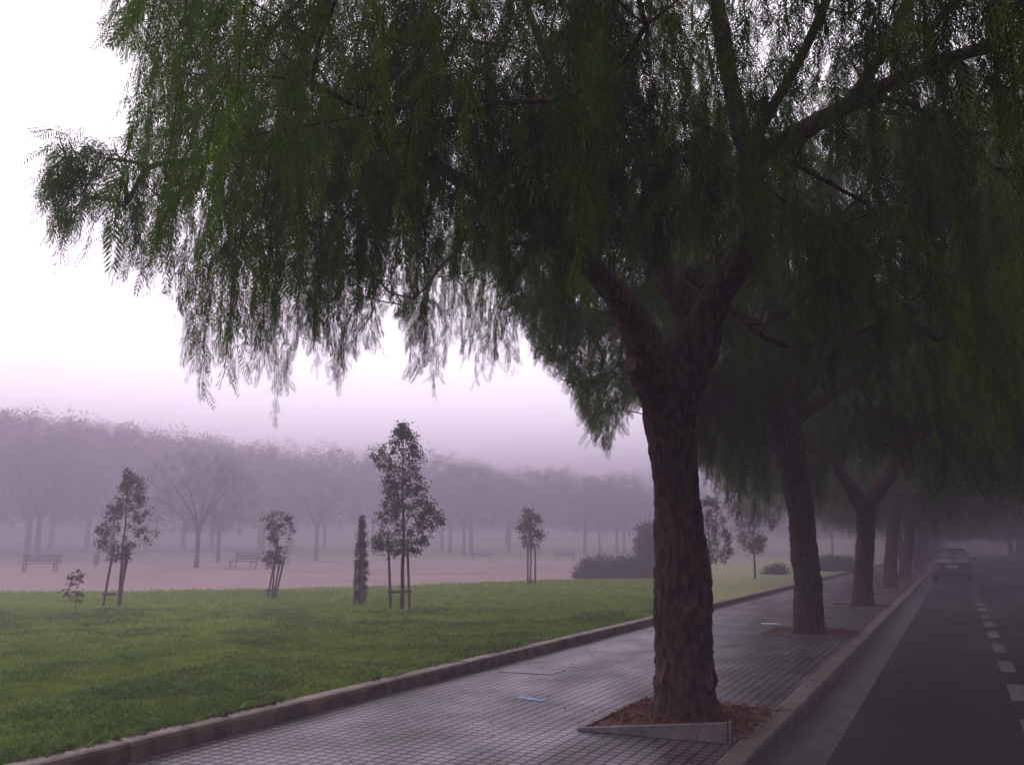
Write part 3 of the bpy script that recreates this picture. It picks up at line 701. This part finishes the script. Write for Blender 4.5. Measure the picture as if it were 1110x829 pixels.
litter("gutter_leaves", KX+.2, 10, .35, 8, 260, 0.005, "dead leaflets lying in the gutter", 79, .035, keep=lambda x, y: (x > KX+.02) & (x < KX+.6) & (y > 4), hump=0)

# ------------------------------------------------------------------ grass
def blades(name, n, dmin, dmax, h, w, seed, label, mat, tilt=.35, clump=None):
    rng = np.random.default_rng(seed); X_, Y_ = [], []; tot = 0
    while tot < n:
        u = rng.random(60000); d = dmin*(dmax/dmin)**u; a = rng.uniform(-80, 760, 60000)
        x, y = at(0, 1.0)[0]*0, 0
        dirx = (FW[0] + RT[0]*(a-555)/F - UP[0]*.1775); diry = (FW[1] + RT[1]*(a-555)/F - UP[1]*.1775)
        x = dirx*d; y = diry*d
        k = (x < LX-.17+.03*rng.random(len(x))) & (y > 1)
        # keep off the sandy square
        px_, py_, _ = project(np.stack([x, y, np.full_like(x, Z_LAWN)], 1))
        k &= py_ > np.interp(px_, [q[0] for q in near], [q[1] for q in near])+.8+rng.normal(0, 1.1, len(px_))
        if clump is not None: k &= fbm(np.stack([x, y, x*0], 1)*clump[0], 3, 9)+rng.normal(0, .04, len(x)) > clump[1]
        X_.append(x[k]); Y_.append(y[k]); tot += int(k.sum())
    x = np.concatenate(X_)[:n]; y = np.concatenate(Y_)[:n]
    d = np.hypot(x, y)
    dens = fbm(np.stack([x, y, x*0], 1)*2.2, 4, 4)-.2; hh = h*rng.uniform(.5, 1.3, n)*(0.5+1.3*np.clip(dens, 0, 1))*(1+d/45)
    a = rng.uniform(0, 6.28, n); ww = w*rng.uniform(.6, 1.3, n)*(1+d/11)
    O = np.stack([x, y, terrain(x, y)-.005], 1); s = np.stack([np.cos(a), np.sin(a), a*0], 1)*ww[:, None]*.5
    tp = O + np.stack([rng.normal(0, tilt, n)*hh, rng.normal(0, tilt, n)*hh, hh], 1); md = (O+tp)/2 + np.array([0, 0, 1])*hh[:, None]*.12
    V = np.stack([O-s, O+s, md+s*.8, tp, md-s*.8], 1).reshape(-1, 3)
    ti = np.clip(fbm(np.stack([x, y, x*0], 1)*.45, 3, 14)*.5+fbm(np.stack([x, y, x*0], 1)*5, 2, 15)*1.0-.28+rng.normal(0, .18, n), 0, 1)
    Fq = np.arange(5*n).reshape(n, 5)
    return tag(link(name, np_mesh(name, V, Fq, False, np.repeat(ti, 5)), mat), label, "grass", kind="stuff")
blades("grass", 330000, 4.6, 38, .050, .0055, 61, "short damp green lawn grass beside the pavement", M['grass'])
blades("clover_and_weeds", 45000, 4.6, 20, .055, .022, 62, "patches of broad leaved weeds in the lawn", M['weed'], tilt=.9, clump=(1.1, .50))

# ------------------------------------------------------------------ small leafy trees, saplings and bushes
def leaf_clumps(C0, S0, n, size, rng, tint=.5, asp=.45):
    """n small pointed leaves round each of the given clump centres"""
    k = rng.integers(0, len(C0), n); q = rng.normal(0, 1, (n, 3)); O = C0[k] + q*S0[k][:, None]*.5
    D = rng.normal(0, 1, (n, 3)); D[:, 2] -= .2; D /= np.linalg.norm(D, axis=1)[:, None]; S = orth(D, rng)
    l = size*rng.uniform(.6, 1.3, n)[:, None]; w = l*asp*.5
    V = np.stack([O, O+D*l*.45+S*w, O+D*l, O+D*l*.45-S*w], 1).reshape(-1, 3)
    ti = np.clip(tint + (fbm(C0*1.7, 2, 8)[k]-.4)*.9 + rng.normal(0, .14, n), 0, 1)
    return V, np.arange(4*n).reshape(n, 4), np.repeat(ti, 4)
def small_tree(name, label, px, depth, rows, trunk, r0, nleaf, size, seed, mats, lean=0.0, cat="tree", group=None, clump=.16, natt=70, z=None, depthk=.9):
    """rows: (height, left extent, right extent) in metres, as the crown stands seen from the pavement; the crown is as deep as it is wide"""
    rng = np.random.default_rng(seed); x, y = at(px, depth); zb = terrain(x, y) if z is None else z
    t = empty(name, (x, y, float(zb)), YAW); tag(t, label, cat, group)
    H = rows[-1][0]; hs = np.array([r[0] for r in rows]); le = np.array([r[1] for r in rows]); re = np.array([r[2] for r in rows])
    seeds = []
    nz = 9; pts = [np.array([lean*(k/(nz-1))**1.5*H + rng.normal(0, .012)*(k > 0), rng.normal(0, .012)*(k > 0), -.05 + (H*.93+.05)*k/(nz-1)]) for k in range(nz)]
    chain(seeds, pts, [r0*(1-.82*k/(nz-1)) for k in range(nz)], -1)
    seeds = [(p, a, r, p[2] > trunk*.8) for p, a, r, _ in seeds]
    zz = rng.uniform(trunk, H, natt); L = np.interp(zz, hs, le); Rr = np.interp(zz, hs, re)
    an = rng.uniform(0, 6.283, natt); rad = np.sqrt(rng.uniform(.08, 1, natt)); ex = np.where(np.cos(an) < 0, L, Rr)
    A = np.stack([lean*H*(zz/H)**1.5 + np.cos(an)*rad*ex, np.sin(an)*rad*(L+Rr)*.5*depthk, zz], 1)
    P, par, fix = grow(seeds, A, rng, .5, step=H/14); R = radii(P, par, fix, tip=max(.003, r0*.06))
    link("trunk", wood_mesh("trunk_mesh", P, par, R, False, maxsides=12), mats[0], t)
    kids = set(par.tolist()); tips = [k for k in range(len(P)) if k not in kids]; tips = [k for k in tips if rng.random() < .72]; thin = np.where((R < r0*.3) & (par >= 0))[0]; thin = thin[rng.random(len(thin)) < .5]; C0 = np.concatenate([P[tips], P[tips], P[thin]])
    V, Fq, T = leaf_clumps(C0, np.full(len(C0), clump)*rng.uniform(.4, 1.4, len(C0)), int(nleaf*.62), size, rng)
    k = V[:, 2].min()
    link("crown", np_mesh("crown_mesh", V, Fq, False, T), mats[1], t)
    return t
oak = (M['twig'], M['oak_leaf'])
def pxr(rows, depth): return [(h*depth/1000, l*depth/1000, r*depth/1000) for h, l, r in rows]
d = 20.5
small_tree("sapling", "tall young tree with a dense dark crown, tied between two stakes and a crossbar", 437, d,
           pxr([(58, 18, 14), (72, 32, 32), (95, 34, 44), (120, 18, 30), (145, 26, 20), (168, 42, 20), (182, 16, 12), (199, 2, 2)], d), .058*d, .050, 18000, .066, 101, oak, natt=330, clump=.13, lean=-.01)
d = 21.3
small_tree("sapling", "young staked tree with an open broad crown behind the little seedling", 133, d,
           pxr([(52, 10, 14), (66, 22, 22), (76, 38, 36), (90, 26, 30), (112, 12, 24), (135, 4, 14), (147, 1, 2)], d), .05*d, .04, 7500, .066, 102, oak, natt=170, clump=.11, lean=.01)
d = 24.3
small_tree("sapling", "small leaning staked tree with a tight crown over the lawn edge", 297, d,
           pxr([(36, 6, 12), (48, 16, 16), (62, 8, 20), (78, 14, 18), (88, 20, 14), (92, 3, 3)], d), .036*d, .03, 5000, .06, 103, oak, natt=100, clump=.10, lean=.07)
d = 33.0
small_tree("sapling", "small upright staked tree in front of the pink square's far right side", 575, d,
           pxr([(40, 8, 10), (52, 14, 16), (66, 13, 12), (80, 6, 4)], d), .04*d, .04, 3400, .10, 104, oak, natt=50, clump=.17)
d = 18.6
small_tree("seedling", "knee high seedling with a few leafy sprigs standing alone on the lawn", 87, d,
           pxr([(8, 4, 8), (20, 12, 10), (32, 10, 12), (44, 4, 12), (52, 3, 1)], d), .006*d, .012, 420, .075, 105, oak, natt=16, clump=.07, cat="seedling")
d = 22.0
small_tree("cypress", "slim dark young cypress beside the tall staked tree", 392, d,
           pxr([(2, 5, 5), (40, 6, 6), (70, 4.5, 4.5), (96, .6, .6)], d), .1, .035, 16000, .04, 106, (M['twig'], M['cypress_leaf']), natt=260, clump=.07, cat="cypress")
d = 44.0
small_tree("round_tree", "round headed bushy tree half hidden behind the nearest trunk", 712, d,
           pxr([(20, 12, 12), (30, 24, 24), (42, 25, 25), (52, 12, 12)], d), .02*d, .09, 9000, .17, 107, (M['twig'], M['bush_leaf']), natt=90, clump=.45)
d = 31.0
small_tree("slender_tree", "slender loose crowned tree just right of the nearest trunk", 769, d,
           pxr([(28, 4, 20), (44, 18, 36), (62, 22, 22), (84, 16, 14), (96, 3, 3)], d), .026*d, .045, 7000, .08, 108, oak, natt=140, clump=.14)
d = 40.0
small_tree("pale_tree", "pale thin crowned tree seen between the first and second trunks", 817, d,
           pxr([(30, 10, 6), (44, 20, 22), (58, 14, 30), (72, 16, 18), (80, 3, 3)], d), .03*d, .05, 7000, .10, 109, (M['twig'], M['pale_leaf']), natt=70, clump=.22)
def stakes(label, px, depth, posts, bar=None, h0=.03):
    x, y = at(px, depth); t = empty("tree_stakes", (x, y, float(terrain(x, y))), YAW); tag(t, label, "tree stakes", "stake frames round young trees")
    k = depth/1000
    for (xb, xt, h, yo) in posts:
        MB().tube([(xb*k, yo, -.1), (xt*k, yo, h*k)], [h0, h0*.9], 8).build("stake", M['stake'], t)
    if bar:
        xa, xb, hb, yo = bar; MB().box(((xa+xb)/2*k, yo, hb*k), ((xb-xa)*k+.06, .025, .06)).build("crossbar", M['stake'], t)
stakes("two upright stakes with a low crossbar round the tall dark young tree", 437, 20.5, [(-11, -16, 82, -.12), (9, 5, 75, -.12)], (-13, 10, 19, -.16))
stakes("three stakes splayed round the young tree behind the seedling", 133, 21.3, [(-15, -8, 60, -.1), (-1, 2, 62, .12), (1, 9, 60, -.1)], (-14, -2, 14, -.14))
stakes("three leaning stakes under the small tilted tree", 297, 24.3, [(-4, 3, 46, -.1), (0, 7, 46, .1), (4, 13, 46, -.1)], (-4, 6, 10, -.14), .026)
stakes("two stakes with a bottom rail at the small upright tree by the pink square", 575, 33.0, [(-3, -3, 44, -.1), (5, 5, 44, -.1)], (-3, 5, 5, -.14), .035)
stakes("short stake frame tied against the slim cypress", 391, 21.9, [(-4.5, -4, 48, -.1), (3.5, 3, 48, -.1)], None, .03)

def bush(name, label, px, depth, w, h, n, size, seed, mat, dp=1.0, nc=60):
    rng = np.random.default_rng(seed); x, y = at(px, depth); t = empty(name, (x, y, float(terrain(x, y))), YAW); tag(t, label, "bush")
    q = rng.normal(0, 1, (nc, 3)); q /= np.linalg.norm(q, axis=1)[:, None]; q[:, 2] = np.abs(q[:, 2]); q *= rng.uniform(.55, 1, (nc, 1))
    C0 = q*np.array([w/2*.85, w/2*dp*.85, h*.88])
    V, Fq, T = leaf_clumps(C0, rng.uniform(.2, .36, nc), n, size, rng); V[:, 2] = np.maximum(V[:, 2], 0)
    link("foliage", np_mesh("foliage_mesh", V, Fq, False, T), mat, t)
    mb = MB()
    for k in range(9):
        mb.tube([(rng.normal(0, .1), rng.normal(0, .1), -.05), tuple(C0[k]*.5+np.array([0, 0, .1])), tuple(C0[k]*.9)], [.025, .015, .006], 5, cap=False)
    mb.build("stem", M['twig'], t)
bush("bush", "leftmost low rounded bush at the end of the pink square", 648, 40, 2.2, 1.15, 9000, .11, 201, M['bush_leaf'])
bush("bush", "middle low bush of the dark clump left of the nearest trunk", 680, 41, 2.3, 1.10, 9000, .11, 202, M['bush_leaf'])
bush("bush", "tallest bush of the dark clump against the nearest trunk", 712, 43, 3.0, 1.5, 11000, .12, 203, M['bush_leaf'])
bush("bush", "low dark bush beyond the lawn between second and third trunks", 905, 52, 3.0, .9, 8000, .12, 204, M['bush_leaf'])
bush("bush", "small low bush near the pale tree just left of the second trunk", 840, 46, 1.4, .45, 3000, .09, 205, M['bush_leaf'])

# ------------------------------------------------------------------ trees round the square and the wood behind
def park_tree(seed, H, W, trunk, r0, natt, nleaf, size, clump, mats, name="park_tree"):
    rng = np.random.default_rng(seed); seeds = []
    chain(seeds, [(0, 0, -.1), (.02, 0, trunk*.5), (.0, .03, trunk)], [r0*1.15, r0, r0*.9], -1, ok=False)
    for q in range(5):
        a = q*1.257+rng.uniform(-.3, .3); L = [np.array([0, 0, trunk]) + np.array([math.cos(a)*W*.5*s*.7, math.sin(a)*W*.5*s*.7, (H-trunk)*(s**.8)*.75]) for s in (.2, .5, .8)]
        chain(seeds, L, [r0*.5, r0*.33, r0*.18], 2)
    A = dome(rng, natt, (0, 0), W/2, trunk*.95, H, trunk+(H-trunk)*.42, (H-trunk)*.6, .35)
    A = A*(1+.35*(fbm(A*.5+seed, 2, seed)-.4))[:, None]; A[:, 2] = np.maximum(A[:, 2], trunk*.9)
    P, par, fix = grow(seeds, A, rng, .3, step=.5); R = radii(P, par, fix, tip=.008)
    kids = set(par.tolist()); tips = [k for k in range(len(P)) if k not in kids]
    V, Fq, T = leaf_clumps(P[tips], rng.uniform(.3, .9, len(tips))*clump, nleaf, size, rng)
    return wood_mesh("trunk_mesh", P, par, R, False, maxsides=12), np_mesh("crown_mesh", V, Fq, False, T)
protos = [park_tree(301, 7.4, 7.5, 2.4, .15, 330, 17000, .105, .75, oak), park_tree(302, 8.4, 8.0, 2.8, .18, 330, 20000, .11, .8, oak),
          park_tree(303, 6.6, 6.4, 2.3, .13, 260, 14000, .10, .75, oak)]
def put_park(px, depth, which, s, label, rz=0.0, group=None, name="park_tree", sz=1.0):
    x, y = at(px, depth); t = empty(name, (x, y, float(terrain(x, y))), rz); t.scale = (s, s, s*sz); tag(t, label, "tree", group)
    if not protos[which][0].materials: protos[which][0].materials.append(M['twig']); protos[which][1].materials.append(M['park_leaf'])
    for nm, me in zip(("trunk", "crown"), protos[which]):
        o = bpy.data.objects.new(nm, me); C.objects.link(o); o.parent = t
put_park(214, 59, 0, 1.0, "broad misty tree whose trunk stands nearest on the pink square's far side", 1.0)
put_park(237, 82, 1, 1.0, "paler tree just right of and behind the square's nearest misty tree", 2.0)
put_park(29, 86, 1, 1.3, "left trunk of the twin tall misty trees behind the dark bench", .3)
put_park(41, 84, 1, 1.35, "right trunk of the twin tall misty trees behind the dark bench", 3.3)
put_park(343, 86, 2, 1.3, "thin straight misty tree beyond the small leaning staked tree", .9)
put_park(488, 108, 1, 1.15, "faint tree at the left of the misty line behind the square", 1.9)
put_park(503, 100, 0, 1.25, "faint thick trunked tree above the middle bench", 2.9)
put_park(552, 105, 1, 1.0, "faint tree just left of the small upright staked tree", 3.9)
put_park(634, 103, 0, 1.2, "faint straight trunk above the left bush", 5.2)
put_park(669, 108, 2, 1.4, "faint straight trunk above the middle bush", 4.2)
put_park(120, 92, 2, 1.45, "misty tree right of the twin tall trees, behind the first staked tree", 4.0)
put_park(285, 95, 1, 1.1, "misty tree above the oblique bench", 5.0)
rng = np.random.default_rng(71)
k = 0
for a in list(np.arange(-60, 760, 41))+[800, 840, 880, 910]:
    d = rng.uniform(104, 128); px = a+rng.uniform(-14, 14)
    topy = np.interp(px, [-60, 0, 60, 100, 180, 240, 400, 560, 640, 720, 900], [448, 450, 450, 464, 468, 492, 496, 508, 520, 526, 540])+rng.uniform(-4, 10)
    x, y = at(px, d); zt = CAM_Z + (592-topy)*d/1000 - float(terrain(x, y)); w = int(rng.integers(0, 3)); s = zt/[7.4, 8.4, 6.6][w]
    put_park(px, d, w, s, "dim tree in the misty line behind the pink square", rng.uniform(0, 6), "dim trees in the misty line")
# the wood: one far mass
Vs, Fs, Ts, b0 = [], [], [], 0
me = protos[1][1]; nv = len(me.vertices); co = np.zeros(nv*3, np.float32); me.vertices.foreach_get("co", co); co = co.reshape(-1, 3)
tn = np.zeros(nv, np.float32); me.attributes["tint"].data.foreach_get("value", tn)
sel = np.repeat(rng.random(nv//4) < .45, 4); co = co[sel]; tn = tn[sel]
for q in range(110):
    px = rng.uniform(-150, 960); d = rng.uniform(114, 136)
    topy = np.interp(px, [-100, 0, 60, 100, 180, 240, 400, 560, 640, 720, 900], [446, 448, 446, 458, 460, 480, 488, 500, 512, 520, 535])+rng.uniform(-3, 14)
    x, y = at(px, d); zb = float(terrain(x, y)); s = (CAM_Z+(592-topy)*d/1000-zb)/8.4; a = rng.uniform(0, 6.28)
    Rm = np.array([[math.cos(a), -math.sin(a), 0], [math.sin(a), math.cos(a), 0], [0, 0, 1]])
    Vq = (co@Rm.T)*np.array([s, s, s]); ctr = Vq.reshape(-1, 4, 3).mean(1, keepdims=True); Vq = ((Vq.reshape(-1, 4, 3)-ctr)*1.1+ctr*(1+.22*(fbm(ctr*.3+q*3.1, 2, q)-.45))[..., None]).reshape(-1, 3)
    Vs.append(Vq+np.array([x, y, zb])); Ts.append(tn)
V = np.concatenate(Vs); T = np.concatenate(Ts)
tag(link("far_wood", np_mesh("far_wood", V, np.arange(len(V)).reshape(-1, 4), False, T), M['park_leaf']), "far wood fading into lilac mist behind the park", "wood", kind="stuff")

# ------------------------------------------------------------------ benches
def bench(px, depth, rz, label, s=1.0):
    x, y = at(px, depth); t = empty("park_bench", (x, y, float(terrain(x, y))), YAW+rz, s); tag(t, label, "bench", "benches round the pink square")
    mb = MB()
    for k in range(4): mb.box((0, -.18+k*.125, .43), (1.9, .10, .035))
    mb.build("seat", M['bench_wood'], t)
    mb = MB()
    for k in range(3): mb.box((0, .30+k*.035, .56+k*.13), (1.9, .03, .10), rx=-.25)
    mb.build("backrest", M['bench_wood'], t)
    for sx in (-.75, .75):
        mb = MB(); mb.box((sx, -.16, .2), (.05, .05, .44)); mb.box((sx, .25, .4), (.05, .05, .9), rx=-.15); mb.box((sx, .03, .39), (.05, .46, .04)); mb.build("leg", M['iron'], t)
bench(45, 50, .12, "dark low bench at the left edge of the pink square", 1.05)
bench(264, 56, -.55, "misty bench seen obliquely behind the square, left of the small leaning tree", 1.15)
bench(522, 84, .1, "faint bench under the misty trees left of the small upright staked tree")
bench(612, 84, .1, "faint bench under the misty trees between the upright staked tree and the bushes")
x, y = at(105.5, 56); t = empty("litter_bin", (x, y, float(terrain(x, y)))); tag(t, "short dark litter bin on the pink square right of the dark bench", "litter bin")
MB().tube([(0, 0, .25), (0, 0, .3), (0, 0, .85), (0, 0, .88)], [.13, .16, .18, .18], 16).build("bin_body", M['iron'], t, smooth=False)
MB().tube([(0, 0, -.05), (0, 0, .26)], .03, 8).build("post", M['iron'], t)

# ------------------------------------------------------------------ cars
def make_car(paint, label, loc, rz):
    t = empty("parked_car", loc, rz); tag(t, label, "car")
    secs = [  # y, half width, bottom, shoulder z, roof half width, roof z  (y=0 is the tail)
        (-.01, .60, .36, .70, .58, .86), (.04, .76, .28, .82, .66, .95), (.10, .82, .24, .90, .69, 1.02), (.30, .84, .22, .93, .62, 1.33), (.42, .845, .22, .93, .58, 1.44),
        (.9, .85, .22, .94, .585, 1.50), (1.7, .85, .22, .94, .59, 1.51), (2.3, .85, .22, .94, .58, 1.44), (2.95, .85, .22, .93, .66, 1.05), (3.1, .85, .22, .92, .66, .98), (3.7, .82, .24, .82, .6, .84), (3.88, .70, .30, .70, .5, .72)]
    V = []; n = 14
    for (y, w, zb, zs, wr, zr) in secs:
        half = [(0, zb), (w*.82, zb), (w*.97, zb+.10), (w, zb+(zs-zb)*.55), (w*.985, zs), (wr+.02, max(zs+.02, zr-.05)), (wr*.86, zr-.005), (0, zr+.012)]
        ring = half + [(-a, z) for a, z in half[-2:0:-1]]
        V += [(a, y, z) for a, z in ring]
    n = 14; Fq = []
    for k in range(len(secs)-1):
        for j in range(n): Fq.append((k*n+j, k*n+(j+1) % n, (k+1)*n+(j+1) % n, (k+1)*n+j))
    me = bpy.data.meshes.new("hull"); me.from_pydata(V, [], Fq+[list(range(n)), list(range((len(secs)-1)*n, len(secs)*n))[::-1]]); me.update()
    tmp = bpy.data.objects.new("hull_tmp", me); C.objects.link(tmp); ss = tmp.modifiers.new("s", 'SUBSURF'); ss.levels = 3; ss.render_levels = 3
    bpy.context.view_layer.update(); ev = tmp.evaluated_get(bpy.context.evaluated_depsgraph_get()); m2 = bpy.data.meshes.new_from_object(ev)
    bpy.data.objects.remove(tmp)
    vs = np.zeros(len(m2.vertices)*3); m2.vertices.foreach_get("co", vs); vs = vs.reshape(-1, 3)
    groups = {"body": [], "rear_window": [], "side_l": [], "side_r": [], "windscreen": [], "tail_l": [], "tail_r": [], "bumper": []}
    for p_ in m2.polygons:
        c = p_.center; nx, ny_, nz_ = p_.normal; g = "body"
        if c.y < .5 and 1.03 < c.z < 1.39 and abs(nx) < .62 and abs(c.x) < .60: g = "rear_window"
        elif .52 < c.y < 2.6 and 1.0 < c.z < 1.36 and abs(nx) > .5 and not (1.42 < c.y < 1.5): g = "side_l" if c.x < 0 else "side_r"
        elif 2.3 < c.y < 3.0 and 1.03 < c.z < 1.42 and ny_ > .3 and abs(nx) < .5: g = "windscreen"
        elif c.y < .22 and .72 < c.z < .92 and abs(c.x) > .56: g = "tail_l" if c.x < 0 else "tail_r"
        elif c.y < .3 and .30 < c.z < .56: g = "bumper"
        groups[g].append(list(p_.vertices))
    ob = {}
    for g, fs in groups.items():
        if not fs: continue
        idx = sorted({v for f in fs for v in f}); mp = {v: k for k, v in enumerate(idx)}
        me = bpy.data.meshes.new(g); me.from_pydata(vs[idx].tolist(), [], [[mp[v] for v in f] for f in fs]); me.update(); me.polygons.foreach_set("use_smooth", np.ones(len(fs), bool))
        nm = {"tail_l": "tail_light", "tail_r": "tail_light", "side_l": "side_window", "side_r": "side_window"}.get(g, g)
        ob[g] = link(nm, me, {"body": paint, "bumper": paint}.get(g, M['taillight'] if g.startswith("tail") else M['glass']), t)
    MB().box((0, -.012, .70), (.50, .014, .115)).build("number_plate", M['plate'], t, bevel=.003)
    MB().box((0, -.002, .35), (1.1, .05, .07)).build("lower_trim", M['plastic'], t, bevel=.01)
    MB().box((0, .01, .86), (1.15, .03, .022)).build("tailgate_trim", M['plastic'], t, bevel=.005)
    mb = MB(); mb.box((.0, .085, 1.06), (.40, .012, .014), ry=.10); mb.build("wiper", M['plastic'], t)
    for s in (-1, 1):
        mb = MB(); mb.box((s*.98, 2.45, 1.03), (.17, .08, .12)); mb.box((s*.88, 2.47, .99), (.1, .04, .03)); mb.build("wing_mirror", M['plastic'], t, bevel=.02)
        for y in (.72, 3.1):
            w = MB().tube([(s*.64, y, .31), (s*.66, y, .31), (s*.83, y, .31), (s*.85, y, .31)], [.27, .31, .31, .27], 28).build("wheel", M['rubber'], t)
            MB().tube([(s*.851, y, .31), (s*.857, y, .31)], [.19, .18], 20).build("rim", M['rim'], w)
    return t
p = ground(1030, 631, 0.0)
make_car(M['silver'], "silver hatchback parked at the kerb, seen from behind in the mist", (-.22, p[1], 0), .0)
make_car(M['darkcar'], "dark car cut off by the right edge, dim in the mist", (5.15, 66, 0), math.pi*0)

# ------------------------------------------------------------------ haze
mb = MB(); mb.box((-80, 190, 10.1), (900, 560, 24.2)); hz = mb.build("haze", None); hz["kind"] = "stuff"; hz["label"] = "lilac morning mist over the whole park"
m = bpy.data.materials.new("haze"); m.use_nodes = True; nt = m.node_tree; nt.nodes.clear()
o = nt.nodes.new("ShaderNodeOutputMaterial"); v = nt.nodes.new("ShaderNodeVolumePrincipled")
v.inputs["Color"].default_value = (0.49, 0.41, 0.53, 1); v.inputs["Density"].default_value = HAZE_DENSITY; v.inputs["Anisotropy"].default_value = 0.0
nt.links.new(v.outputs[0], o.inputs["Volume"]); hz.data.materials.append(m)
